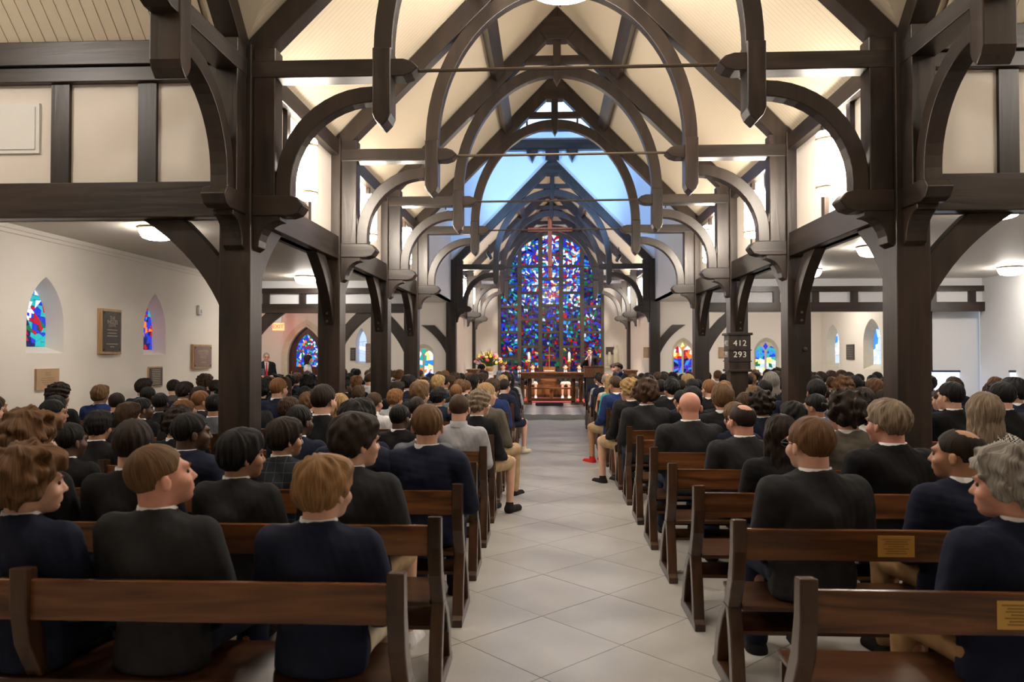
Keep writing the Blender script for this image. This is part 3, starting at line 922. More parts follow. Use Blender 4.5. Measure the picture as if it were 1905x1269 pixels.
# ------------------------------------------------------------------ great east window
ew_c, ew_w, ew_sp, ew_ap, ew_z0 = 0.0, 4.16, 4.15, 6.55, 0.45
loop = parch(ew_c, ew_z0, ew_w, ew_sp, ew_ap, 14)
wall_with_holes('wall_east', 'y', YE, -2.95, 2.95, 0, 7.7, [loop], M['plaster'], 'cream chancel end wall around the great window')
f = on_plane('y', YE)
ewin = MB().ribbon([f(u, z, -.06) for u, z in parch(ew_c, ew_z0, ew_w, ew_sp, ew_ap, 14)[1:] + loop[:1]], [f(u, z, -.06) for u, z in parch(ew_c, ew_z0 + .08, ew_w - .24, ew_sp, ew_ap - .15, 14)[1:] + [(-ew_w / 2 + .12, ew_z0 + .08)]], (0, .25, 0)).build('window_10', M['mullion'])
ewin['kind'] = 'structure'; ewin['label'] = 'great five-light pointed stained glass window behind the altar'
MB().prism([f(u, z, .14) for u, z in loop], (0, .03, 0)).build('lead_net', M['lead'], ewin)
inner = parch(ew_c, ew_z0 + .08, ew_w - .22, ew_sp, ew_ap - .14, 14)
edges = [-1.96, -1.98 + .70]
lw, mw = 0.665, 0.155
x0 = -(5 * lw + 4 * mw) / 2
TR = {0: [2.55, 3.55, 1.5], 1: [1.98, 3.05, 4.1, 5.15], 2: [1.45, 2.55, 3.6, 4.65, 5.6], 3: [1.98, 3.05, 4.1, 5.15], 4: [2.55, 3.55, 1.5]}
polys, cols = [], []
rnd = random.Random(77)
for i in range(5):
    xa = x0 + i * (lw + mw); xb = xa + lw
    if i < 4:
        mp_ = clip([(xb, ew_z0), (xb + mw, ew_z0), (xb + mw, 7), (xb, 7)], inner)
        MB().prism([f(u, z, -.03) for u, z in mp_], (0, .16, 0)).build('mullion', M['mullion'], ewin)
    zs = sorted([ew_z0] + TR[i] + [7.0])
    for z in TR[i]:
        tp = clip([(xa, z - .05), (xb, z - .05), (xb, z + .05), (xa, z + .05)], inner)
        if len(tp) > 2:
            MB().prism([f(u, z, .0) for u, z in tp], (0, .13, 0)).build('transom', M['mullion'], ewin)
    for za, zb in zip(zs[:-1], zs[1:]):
        cellp = clip([(xa, za + .05), (xb, za + .05), (xb, zb - .05), (xa, zb - .05)], inner)
        if len(cellp) < 3 or abs(parea(cellp)) < .02:
            continue
        for p in shatter(cellp, .118, rnd):
            if abs(parea(p)) < .0012:
                continue
            zc = sum(q[1] for q in p) / len(p)
            if zc > 3.6 and 0 < i < 4:
                pal = ['blue'] * 5 + ['violet'] * 2 + ['sky'] * 3 + ['white'] * 3 + ['red'] * 2 + ['teal', 'green', 'navy', 'ice', 'amber']
                if i == 2:
                    pal += ['red'] * 2 + ['white'] * 3
            elif zc > 2.0:
                pal = ['blue'] * 3 + ['navy'] * 5 + ['violet', 'sky', 'red', 'green', 'green', 'wine', 'wine', 'teal', 'ice'] + ['smoke'] * 5
            else:
                pal = ['navy'] * 4 + ['smoke'] * 5 + ['wine'] * 4 + ['red', 'red', 'blue', 'green', 'sky', 'amber']
            polys.append(p); cols.append(rnd.choice(pal))
panes(ewin, polys, cols, 'y', YE + .115, .02, 300, .012)

# ------------------------------------------------------------------ things on the walls
def wall_plaque(name, label, X, pxa, pya, pxb, pyb, face, frame, thick, lines, ink, heads=(), studs=False):
    """plaque on the left wall: pixel corners give its place on the plane x = X"""
    a, b = atx(pxa, pya, X), atx(pxb, pyb, X)
    y0, y1 = sorted((a.y, b.y)); z1, z0 = max(a.z, b.z), min(a.z, b.z)
    z0 = atx((pxa + pxb) / 2, pyb, X).z; z1 = atx((pxa + pxb) / 2, pya, X).z
    t = thing(name, label, 'plaque', (X, (y0 + y1) / 2, (z0 + z1) / 2), 0, None)
    w, h = (y1 - y0) / 2, (z1 - z0) / 2
    if frame:
        box('backboard', frame, t, 0, thick, -w, w, -h, h, bevel=.006)
        m = min(w, h) * .14
        box('plate', face, t, thick, thick + .008, -w + m, w - m, -h + m, h - m)
        tx = thick + .008
    else:
        box('plate', face, t, 0, thick, -w, w, -h, h)
        m = 0; tx = thick
    hh = h - m
    for txt, zc, size in heads:
        o = inst('lettering', text_mesh(txt, size * hh, .002, ink), t, (tx + .002, 0, zc * hh)); o.rotation_euler = (math.pi / 2, 0, math.pi / 2)
    for i, (zc, wd) in enumerate(lines):
        box('text_line', ink, t, tx, tx + .002, -w * wd, w * wd, zc * hh - .006, zc * hh + .006)
    if studs:
        for sy in (-1, 1):
            for sz in (-1, 1):
                s = MB().lathe([(0, 0), (.012, 0), (.009, .008), (0, .01)], n=8).build('stud', M['black'], t)
                s.location = (tx, sy * (w - m - .025), sz * (hh - .03)); s.rotation_euler = (0, math.pi / 2, 0)
    return t


wall_plaque('memorial_plaque', 'tall dark bronze plaque in oak frame between the two left niche windows', XL, 181, 575, 219, 659, M['bronze'], M['oak_light'], .06,
            [(.08, .5), (-.08, .45), (-.22, .5), (-.62, .55), (-.76, .2)], M['ink_light'], [('THE', .66, .26), ('INGLES', .46, .28), ('CHAPEL', .28, .18)], True)
wall_plaque('memorial_plaque', 'tan stone plaque below the nearest left niche window', XL, 64, 686, 106, 725, M['clay'], None, .03,
            [(.6, .2), (.4, .25), (.1, .55), (-.1, .6), (-.3, .5), (-.5, .35)], M['ink_tan'])
wall_plaque('memorial_plaque', 'small dark plaque below the red and blue niche window', XL, 274, 682, 300, 720, M['bronze'], M['oak_light'], .025,
            [(.8 - .2 * i, .6) for i in range(9)], M['ink_light'])
wall_plaque('memorial_plaque', 'pinkish bronze plaque in oak frame beside the nearest left post', XL, 355, 641, 389, 686, M['bronze_pink'], M['oak_light'], .05,
            [(.6, .5), (.45, .6), (.25, .5), (.05, .3), (-.1, .3), (-.55, .25)], M['ink_light'], studs=True)
d = atx(369, 577, XL)
t = thing('wall_sensor', 'small white alarm box high on the left wall', 'alarm', (XL, d.y, d.z))
box('case', M['white'], t, 0, .05, -.06, .06, -.09, .09, bevel=.01)
MB().lathe([(0, 0), (.035, 0), (.03, .02), (0, .025)], n=14).build('lens', M['white'], t).location = (.05, .02, -.02)
t.children[-1].rotation_euler = (0, math.pi / 2, 0)


def east_plaque(label, px, py, w, h, mat, frame, Y=YT):
    c = at(px, py, Y)
    t = thing('wall_plaque', label, 'plaque', (c.x, Y, c.z))
    w *= Y / FPX / 2; h *= Y / FPX / 2
    box('backboard', frame, t, -w, w, -.03, 0, -h, h)
    box('plate', mat, t, -w * .86, w * .86, -.036, -.03, -h * .9, h * .9)
    for i in range(5):
        box('text_line', M['ink_light'], t, -w * .6, w * .6, -.038, -.036, h * (.6 - .3 * i) - .006, h * (.6 - .3 * i) + .006)


east_plaque('dark plaque left of the slim pale lancet in the transept', 657, 659, 10, 24, M['bronze'], M['bronze'])
east_plaque('tall reddish plaque right of the slim pale lancet', 685, 657, 9, 36, M['bronze_pink'], M['bronze_pink'])
east_plaque('light brown framed plaque left of the hymn board', 1343, 656, 13, 20, M['clay'], M['oak_light'])
east_plaque('framed picture on the wall beside the red window', 1202, 656, 10, 20, M['clay'], M['oak_light'])
c = atx(1583, 655, XR)
t = thing('wall_plaque', 'small dark plaque between the two right transept windows', 'plaque', (XR, c.y, c.z))
box('plate', M['bronze'], t, -.03, 0, -.24, .24, -.2, .2)
for i in range(5):
    box('text_line', M['ink_light'], t, -.032, -.03, -.16, .16, .12 - .06 * i, .126 - .06 * i)

# exit sign
c = at(518, 608, YT - .9)
ex = thing('exit_sign', 'glowing exit sign beside the arched transept door', 'exit sign', (c.x, YT - .9, c.z))
M['exit_face'] = glow('exit_face', (1.0, 0.60, 0.25), 0.36)
M['exit_red'] = glow('exit_red', (1.0, 0.05, 0.05), 0.8)
box('housing', M['exit_face'], ex, -.17, .17, -.03, .03, -.11, .11, bevel=.008)
box('mount', M['white'], ex, -.10, .10, -.03, .03, .11, AC - c.z)
o = inst('lettering', text_mesh('EXIT', .16, .003, M['exit_red']), ex, (0, -.034, 0)); o.rotation_euler = (math.pi / 2, 0, 0)
ld = bpy.data.lights.new('exit_glow', 'POINT'); ld.energy = 1.6; ld.color = (1.0, .08, .12); ld.shadow_soft_size = .08
lo = bpy.data.objects.new('exit_glow', ld); C.objects.link(lo); lo.parent = ex; lo.location = (0, .25, 0)

# hymn board on the third right post
yb = POSTS_Y[2]
hb = thing('hymn_board', 'dark hymn board around a right post showing white numbers 412 and 293', 'hymn board', (XC, yb, 0))
zt, zb_ = at(1370, 618, yb - .17).z, at(1370, 693, yb - .17).z
box('casing', M['timber_z'], hb, -.175, .175, -.175, .175, zb_ + .03, zt - .03)
for z, w in ((zt - .03, .205), (zb_ + .03, .195)):
    box('moulding', M['timber_x'], hb, -w, w, -w, w, z - .02, z + .02, bevel=.005)
H = zt - zb_
for fr in (.70, .42):
    z = zb_ + H * fr - .095
    box('ledge', M['timber_x'], hb, -.190, .190, -.190, .190, z - .008, z + .008)
for txt, fr in (('412', .72), ('293', .44)):
    z = zb_ + H * fr
    for i, ch in enumerate(txt):
        me = text_mesh(ch, .135, .004, M['digit'])
        o = inst('number_card', me, hb, (-.075 + i * .075, -.182, z)); o.rotation_euler = (math.pi / 2, 0, 0)
        o2 = inst('number_card', me, hb, (-.182, .075 - i * .075, z)); o2.rotation_euler = (math.pi / 2, 0, -math.pi / 2)
# outlet knob on second right post
kn = tag(MB().lathe([(0, 0), (.03, 0), (.028, .015), (.015, .02), (0, .02)], n=12).build('post_socket', M['black']), 'small round dark socket on the second right post', 'socket')
kn.location = (at(1498, 650, 9.6).x, 9.605, at(1498, 650, 9.6).z); kn.rotation_euler = (math.pi / 2, 0, 0)

# screens on the right
M['screen'] = glow('screen_glow', (0.62, 0.75, 1.0), 0.9)
for px0, px1, py, Y, lab in ((1700, 1786, 689, 15.9, 'bluish display screen low on the right return wall'), (1878, 1965, 689, 14.6, 'bluish display screen at the far right edge')):
    a, b = at(px0, py, Y), at(px1, py, Y)
    t = thing('display_screen', lab, 'screen', ((a.x + b.x) / 2, Y, a.z - .35))
    w = (b.x - a.x) / 2
    box('screen_face', M['screen'], t, -w + .02, w - .02, -.01, .02, -.30, .31)
    box('bezel', M['black'], t, -w, w, -.015, .03, .31, .35)
    box('stand', M['black'], t, -.04, .04, .0, .03, -(a.z - .35), -.30)

# ------------------------------------------------------------------ chancel furniture
z0 = PLAT
ct = thing('communion_table', 'long dark oak communion table in the middle of the chancel', 'table', (at(1026, 700, 23.3).x, 23.4, z0))
box('table_top', M['choir'], ct, -1.03, 1.03, -.30, .30, .93, .99, bevel=.01)
box('frieze', M['pew_x'], ct, -.96, .96, -.25, .25, .80, .93)
for sx in (-1, 1):
    for k, dx in enumerate((0, .22)):
        MB().lathe([(.0, .05), (.06, .05), (.05, .12), (.07, .3), (.055, .5), (.07, .68), (.06, .80), (0, .80)], (sx * (.90 - dx), -.12 + .24 * k, 0), 12).build('leg', M['pew_z'], ct, True)
    box('foot', M['pew_y'], ct, sx * .80 - .20, sx * .80 + .20, -.28, .28, 0, .07, bevel=.01)
box('foot_rail', M['pew_x'], ct, -.7, .7, -.04, .04, .10, .18)
bn = thing('altar_bench', 'low dark bench behind the communion table', 'bench', (at(1026, 720, 24.3).x, 24.5, z0))
box('seat', M['pew_x'], bn, -.95, .95, -.16, .16, .42, .47)
for x in (-.75, 0, .75):
    box('leg', M['pew_z'], bn, x - .05, x + .05, -.13, .13, 0, .42)
cu = tag(MB().box(-.42, .42, -.14, .14, 0, .09).build('kneeling_cushion', M['cushion'], bevel=.03), 'dark navy kneeling cushion on the chancel floor', 'cushion')
cu.location = (at(1022, 750, 22.7).x, 22.7, z0)
for px, lab in ((984, 'white altar candle on brass holder, left of the cross'), (1059, 'white altar candle on brass holder, right of the cross')):
    c = at(px, 690, 26.8)
    t = thing('altar_candle', lab, 'candle', (c.x, 26.8, z0), 0, 'altar candles')
    zb = at(px, 671, 26.8).z - z0; zt = at(px, 655, 26.8).z - z0
    MB().lathe([(0, 0), (.14, 0), (.13, .03), (.04, .06), (.03, .3), (.05, .4), (.03, .5), (.03, zb - .12), (.07, zb - .04), (.07, zb), (0, zb)], n=14).build('candlestick', M['brass'], t, True)
    MB().lathe([(0, zb), (.045, zb), (.045, zt - .06), (.02, zt), (0, zt)], n=12).build('candle', M['wax'], t, True)
c = at(1022, 700, 27.3)
al = thing('altar', 'dark altar block under the great window', 'altar', (c.x, 27.6, z0))
box('base', M['pew_z'], al, -.85, .85, -.3, .3, 0, .80)
box('altar_top', M['pew_x'], al, -.95, .95, -.36, .36, .80, .88, bevel=.01)
c = at(1022, 690, 27.3)
bs = thing('book_stand', 'dark wooden book stand on the altar', 'book stand', (c.x, 27.42, z0 + .90))
MB().prism([(-.22, -.05, 0), (.22, -.05, 0), (.22, .16, .2), (-.22, .16, .2)], (0, .02, -.02)).build('desk', M['choir'], bs)
box('ledge', M['choir'], bs, -.22, .22, -.10, -.04, -.0, .04)
box('book', M['wax'], bs, -.18, .18, -.06, -.04, .03, .06)
xc = thing('altar_cross', 'slim brass cross standing behind the book stand', 'cross', (c.x, 27.8, z0 + .88))
MB().lathe([(0, 0), (.09, 0), (.08, .04), (.02, .08), (0, .08)], n=12).build('base', M['brass'], xc)
box('upright', M['brass'], xc, -.014, .014, -.01, .01, .08, .95)
box('arm', M['brass'], xc, -.17, .17, -.009, .009, .62, .65)

# lectern
lx = at(1104, 700, 22.75).x
le = thing('lectern', 'dark wooden lectern with slanted desk before the speaker', 'lectern', (lx, 22.75, z0))
box('desk', M['pew_x'], le, -.30, .30, -.26, .26, 1.14, 1.19, bevel=.01)
box('front_panel', M['choir'], le, -.28, .28, -.24, -.20, .86, 1.14)
box('side_panel', M['choir'], le, -.28, -.25, -.20, .2, .86, 1.14); box('side_panel', M['choir'], le, .25, .28, -.20, .2, .86, 1.14)
box('column', M['black'], le, -.22, .22, -.18, .18, .06, .86)
box('base', M['pew_x'], le, -.32, .32, -.28, .28, 0, .06, bevel=.01)
mc = thing('microphone', 'thin gooseneck microphone on the lectern', 'microphone', (lx - .02, 22.75, z0 + 1.19))
MB().tube([(0, 0, 0), (0, -.02, .12), (0, .06, .26), (0, .16, .33)], .008, 6).build('gooseneck', M['black'], mc)
MB().tube([(0, .16, .33), (0, .22, .36)], [.018, .02], 8).build('capsule', M['black'], mc)

# choir stalls / pulpit
px = at(878, 700, 22.6)
pp = thing('choir_stall', 'light oak stall end left of the aisle before the flowers', 'choir stall', (at(881, 700, 22.8).x, 22.8, z0))
box('body', M['choir'], pp, -.14, .14, -.5, .5, 0, 1.05, bevel=.01)
box('cap', M['choir'], pp, -.17, .17, -.53, .53, 1.05, 1.10, bevel=.01)
for i in (-1, 1):
    box('panel', M['pew_z'], pp, -.10 if i < 0 else .02, -.02 if i < 0 else .10, -.512, -.5, .15, .95)
p2 = thing('choir_stall', 'oak stall end right of the lectern beside seated people', 'choir stall', (at(1172, 700, 22.9).x, 22.9, z0))
box('body', M['choir'], p2, -.15, .15, -.5, .5, 0, 1.02, bevel=.01)
box('cap', M['choir'], p2, -.18, .18, -.53, .53, 1.02, 1.08, bevel=.02)

# flowers on a pedestal
fx = at(908, 670, 25.45)
pd = tag(MB().lathe([(0, 0), (.24, 0), (.24, .06), (.19, .10), (.18, .85), (.22, .92), (.22, .96), (0, .96)], (0, 0, 0), 4).build('pedestal', M['white']), 'white square pedestal carrying the flowers', 'pedestal')
pd.location = (fx.x, 25.45, z0); pd.rotation_euler = (0, 0, math.pi / 4)
fb = thing('flower_arrangement', 'large basket of yellow, pink and violet flowers on white pedestal', 'flowers', (fx.x, 25.45, z0 + .96))
MB().lathe([(0, 0), (.14, 0), (.22, .16), (.20, .18), (0, .18)], n=18).build('basket', M['oak_light'], fb, True)
rnd = random.Random(3)
fcols = [plain('petal_%d' % i, c, .6, .1) for i, c in enumerate([(.85, .65, .05), (.80, .28, .38), (.75, .72, .55), (.22, .12, .40), (.85, .40, .06), (.55, .05, .12), (.12, .12, .5)])]
blo = [MB().lathe([(0, -.03), (.03, -.02), (.055, 0), (.05, .025), (.03, .035), (.015, .02), (0, .015)], n=8).mesh('blossom', cm, True) for cm in fcols]
for i in range(58):
    th = rnd.uniform(0, 2 * math.pi); ph = rnd.random() ** .6
    r = .50 * ph
    o = inst('blossom', rnd.choice(blo[:3] if ph < .6 else blo), fb, (r * math.cos(th), .6 * r * math.sin(th), .30 + .30 * (1 - ph ** 2) + rnd.uniform(-.05, .05)))
    s = rnd.uniform(.8, 1.4); o.scale = (s, s, s); o.rotation_euler = (rnd.uniform(-.6, .6) + .5, rnd.uniform(-.6, .6), 0)
lv = MB()
for i in range(70):
    th = rnd.uniform(0, 2 * math.pi); L = rnd.uniform(.3, .72); up = rnd.uniform(.2, 1.0)
    d = Vector((math.cos(th) * (1 - up * .7), math.sin(th) * (1 - up * .7) * .6, up)).normalized()
    b0 = Vector((0, 0, .14)); side = d.cross(Vector((0, 1, 0.3))).normalized() * .022
    p = [b0, b0 + d * L * .5 + side, b0 + d * L, b0 + d * L * .5 - side]
    lv.add(p, [(0, 1, 2, 3)])
lo_ = lv.build('foliage', M['leaf'], fb); lo_['kind'] = 'stuff'

# hanging cross in front of the window
Yc = 27.9
a, b_ = at(1023, 404, Yc), at(1023, 519, Yc)
cz = at(1023, 427, Yc).z
hc = thing('hanging_cross', 'rust-coloured wooden cross hanging before the great window', 'cross', (a.x, Yc, 0))
box('upright', M['cross'], hc, -.075, .075, -.05, .05, b_.z, a.z, bevel=.01)
wl_, wr_ = at(982, 427, Yc).x - a.x, at(1064, 427, Yc).x - a.x
box('arm', M['cross'], hc, wl_, wr_, -.045, .045, cz - .07, cz + .07, bevel=.01)
MB().tube([(0, 0, a.z), (0, 0, 7.2)], .008, 6).build('wire', M['black'], hc)
# small statue on the chancel wall
c = at(1140, 655, YE - .1)
st = thing('wall_statue', 'small pale statue group on the chancel end wall beside the speaker', 'statue', (c.x, YE, c.z))
box('shelf', M['stone'], st, -.30, .30, -.16, 0, -.62, -.56)
box('back_panel', M['bronze'], st, -.26, .05, -.03, 0, -.10, .20)
MB().lathe([(0, -.56), (.11, -.56), (.12, -.3), (.09, -.1), (.12, .02), (.10, .10), (.05, .14), (.075, .19), (.06, .27), (0, .29)], (.12, -.10, 0), 12, 1, .7).build('figure', M['stone'], st, True)
MB().lathe([(0, -.56), (.09, -.56), (.08, -.3), (.09, -.2), (.05, -.13), (.06, -.08), (.04, 0), (0, .01)], (-.13, -.10, 0), 12, 1, .7).build('figure', M['stone'], st, True)

# ------------------------------------------------------------------ figures: smooth distance fields turned into one continuous mesh
class Field:
    def __init__(s, lo, hi, h):
        s.lo = np.array(lo, float); s.h = h
        n = np.ceil((np.array(hi) - s.lo) / h).astype(int) + 1
        s.ax = [s.lo[i] + h * np.arange(n[i]) for i in range(3)]
        s.F = np.full(n, 0.5)

    def block(s, lo, hi):
        sl = []
        for i in range(3):
            a = max(0, int(np.floor((lo[i] - s.lo[i]) / s.h)) - 1)
            b = min(len(s.ax[i]), int(np.ceil((hi[i] - s.lo[i]) / s.h)) + 2)
            if b <= a:
                return None, None
            sl.append(slice(a, b))
        X, Y, Z = np.meshgrid(s.ax[0][sl[0]], s.ax[1][sl[1]], s.ax[2][sl[2]], indexing='ij', sparse=True)
        return tuple(sl), (X, Y, Z)

    def blend(s, sl, d, k):
        a = s.F[sl]
        hh = np.maximum(k - np.abs(a - d), 0) / k if k > 0 else 0
        s.F[sl] = np.minimum(a, d) - hh * hh * k * .25

    def cap(s, a, b, ra, rb, k=.02, sc=(1, 1, 1)):
        a = np.array(a, float); b = np.array(b, float); sc = np.array(sc, float)
        R = max(ra, rb) * sc.max() + k + 2 * s.h
        sl, P = s.block(np.minimum(a, b) - R, np.maximum(a, b) + R)
        if sl is None:
            return s
        A = a / sc; B = b / sc; D = B - A
        q = [P[i] / sc[i] - A[i] for i in range(3)]
        L = max(1e-9, float(D @ D))
        t = np.clip((q[0] * D[0] + q[1] * D[1] + q[2] * D[2]) / L, 0, 1)
        d = np.sqrt((q[0] - t * D[0]) ** 2 + (q[1] - t * D[1]) ** 2 + (q[2] - t * D[2]) ** 2) - (ra + (rb - ra) * t)
        s.blend(sl, d * sc.min(), k)
        return s

    def ell(s, c, r, k=.02, R=None, sub=False):
        c = np.array(c, float); r = np.array(r, float)
        m = r.max() + k + 2 * s.h
        sl, P = s.block(c - m, c + m)
        if sl is None:
            return s
        p = [P[i] - c[i] for i in range(3)]
        if R is not None:
            p = [R[0, i] * p[0] + R[1, i] * p[1] + R[2, i] * p[2] for i in range(3)]
        k0 = np.sqrt((p[0] / r[0]) ** 2 + (p[1] / r[1]) ** 2 + (p[2] / r[2]) ** 2)
        k1 = np.sqrt((p[0] / r[0] ** 2) ** 2 + (p[1] / r[1] ** 2) ** 2 + (p[2] / r[2] ** 2) ** 2) + 1e-9
        d = k0 * (k0 - 1) / k1
        if sub:
            a = s.F[sl]; d = -d
            hh = np.maximum(k - np.abs(a - d), 0) / k
            s.F[sl] = np.maximum(a, d) + hh * hh * k * .25
        else:
            s.blend(sl, d, k)
        return s

    def arrays(s):
        F = s.F
        inside = F < 0
        h = s.h
        cs = np.zeros(tuple(n - 1 for n in F.shape), np.int8)
        for dx in (0, 1):
            for dy in (0, 1):
                for dz in (0, 1):
                    cs += inside[dx:F.shape[0] - 1 + dx, dy:F.shape[1] - 1 + dy, dz:F.shape[2] - 1 + dz]
        cell = np.argwhere((cs > 0) & (cs < 8))
        idx = np.full(cs.shape, -1, np.int64)
        idx[tuple(cell.T)] = np.arange(len(cell))
        acc = np.zeros((len(cell), 3)); cnt = np.zeros(len(cell))
        cor = [(a, b, c) for a in (0, 1) for b in (0, 1) for c in (0, 1)]
        for a in cor:
            for ax in range(3):
                if a[ax]:
                    continue
                b = list(a); b[ax] = 1
                fa = F[tuple((cell + a).T)]; fb = F[tuple((cell + b).T)]
                m = (fa < 0) != (fb < 0)
                t = fa[m] / (fa[m] - fb[m])
                p = np.tile(np.array(a, float), (m.sum(), 1)); p[:, ax] += t
                acc[m] += p; cnt[m] += 1
        V = s.lo + h * (cell + acc / cnt[:, None])
        faces = []
        for ax in range(3):
            u, v = (ax + 1) % 3, (ax + 2) % 3
            sa = [slice(None)] * 3; sb = [slice(None)] * 3
            sa[ax] = slice(0, -1); sb[ax] = slice(1, None)
            e = inside[tuple(sa)] != inside[tuple(sb)]
            q = np.argwhere(e)
            q = q[(q[:, u] > 0) & (q[:, v] > 0) & (q[:, u] < F.shape[u] - 1) & (q[:, v] < F.shape[v] - 1)]
            du = np.zeros(3, int); du[u] = 1
            dv = np.zeros(3, int); dv[v] = 1
            quad = np.stack([idx[tuple((q - du - dv).T)], idx[tuple((q - dv).T)], idx[tuple(q.T)], idx[tuple((q - du).T)]], 1)
            flip = ~inside[tuple(q.T)]
            quad[flip] = quad[flip][:, ::-1]
            faces.append(quad)
        fs = np.concatenate(faces)
        return V, fs[(fs >= 0).all(1)]

    def mesh(s, name, mat):
        V, fs = s.arrays()
        me = bpy.data.meshes.new(name)
        me.vertices.add(len(V)); me.vertices.foreach_set('co', V.astype(np.float32).ravel())
        me.loops.add(len(fs) * 4); me.loops.foreach_set('vertex_index', fs.astype(np.int32).ravel())
        me.polygons.add(len(fs))
        me.polygons.foreach_set('loop_start', np.arange(0, len(fs) * 4, 4, dtype=np.int32))
        me.polygons.foreach_set('use_smooth', np.ones(len(fs), bool))
        me.update(calc_edges=True); me.validate()
        if mat is not None:
            me.materials.append(mat)
        return me


def rot(yaw, pitch):
    """head turn: yaw to the figure's left is positive (about z), pitch down positive"""
    cy, sy = math.cos(yaw), math.sin(yaw); cp, sp = math.cos(-pitch), math.sin(-pitch)
    return np.array([[cy, -sy, 0], [sy, cy, 0], [0, 0, 1]]) @ np.array([[1, 0, 0], [0, cp, -sp], [0, sp, cp]])


HEAD = np.array((0, .165, .714))     # head origin above the seat
PIV = np.array((0, .135, .605))


def head_tf(yaw, pitch, piv=PIV, head=HEAD):
    R = rot(yaw, pitch)
    return R, piv + R @ (head - piv)


def add_head(F, R, o):
    T = lambda *p: o + R @ np.array(p, float)
    F.ell(T(0, -.014, .028), (.075, .096, .090), .01, R)
    F.ell(T(0, .036, -.045), (.058, .066, .075), .03, R)
    F.ell(T(0, .072, -.096), (.024, .020, .020), .03, R)
    F.cap(T(0, .094, .006), T(0, .114, -.034), .007, .0115, .012)
    for s in (-1, 1):
        F.ell(T(s * .011, .104, -.040), (.008, .009, .007), .006, R)
    F.cap(T(-.034, .086, .020), T(.034, .086, .020), .014, .014, .02)
    for s in (-1, 1):
        F.ell(T(s * .033, .102, -.002), (.017, .016, .011), .010, R, True)
        F.ell(T(s * .048, .066, -.035), (.018, .02, .02), .03, R)
        F.ell(T(s * .083, -.006, -.018), (.010, .021, .033), .008, R @ rot(s * .35, 0))
        F.ell(T(s * .093, .000, -.018), (.005, .010, .018), .005, R, True)
    F.cap(T(-.018, .098, -.061), T(.018, .098, -.061), .0065, .0065, .008)
    F.cap(T(-.016, .096, -.074), T(.016, .096, -.074), .0075, .0075, .008)
    F.ell(T(0, .106, -.0675), (.022, .006, .0025), .004, R, True)
    F.ell(T(0, .098, -.086), (.018, .008, .005), .008, R, True)
    F.cap(T(0, -.030, -.03), T(0, -.034, -.09), .051, .051, .03)


def hand(F, w, d, s, k=.008):
    """palm and five unequal bent fingers from wrist w in direction d (unit), thumb on the inner side"""
    w = np.array(w, float); d = np.array(d, float)
    side = np.array((1.0, 0, 0)); dn = np.array((0, 0, -1.0))
    pc = w + d * .05
    F.ell(pc, (.040, .050, .017), .012)
    for i, (off, L) in enumerate(((-.027, .058), (-.009, .072), (.009, .070), (.026, .055))):
        a = pc + d * .038 + side * off * 1
        m = a + d * L * .5 + dn * .004
        F.cap(a, m, .0095, .009, k); F.cap(m, m + d * L * .42 + dn * L * .35, .009, .008, .004)
    a = pc - d * .02 - side * s * .034
    F.cap(a, a + d * .035 - side * s * .022, .011, .010, k); F.cap(a + d * .035 - side * s * .022, a + d * .065 - side * s * .020 + dn * .006, .010, .0085, .004)


JT = dict(sh=(.172, .135, .500), el=(.228, .175, .245), wr=(.135, .40, .165), hip=(.088, .20, .10), kn=(.115, .60, .095), an=(.115, .575, -.345))
JT_STAND = dict(sh=(.168, .02, .495), el=(.225, .02, .235), wr=(.15, .24, .20), hip=(.085, .02, .02), kn=(.095, .03, -.40), an=(.10, .0, -.82))


JT_SPEAK = dict(JT_STAND, el1=(.235, .10, .27), wr1=(.045, .185, .555))
POSES = {'sit': JT, 'stand': JT_STAND, 'speak': JT_SPEAK}


def mir(p, s):
    return (p[0] * s, p[1], p[2])


def jt(J, n, s):
    return J[n + '1'] if (s > 0 and n + '1' in J) else mir(J[n], s)


def torso(F, y0, g):
    """g inflates the torso; y0 = depth of the spine line"""
    F.cap((0, y0 + .035, .10), (0, y0 + .02, .28), .110 + g, .104 + g, .03, (1.32, 1.02, 1))
    F.cap((0, y0 + .02, .28), (0, y0 - .002, .42), .104 + g, .112 + g, .05, (1.42, .98, 1))
    F.cap((-.150, y0 - .002, .492), (.150, y0 - .002, .492), .058 + g * .8, .058 + g * .8, .05, (1, 1.25, 1))
    F.cap((-.10, y0 - .005, .52), (.10, y0 - .005, .52), .040 + g, .040 + g, .06)
    F.cap((0, y0 - .008, .50), (0, y0 - .004, .565), .058 + g, .046 + g, .05, (1.3, 1.05, 1))


BODY = {}


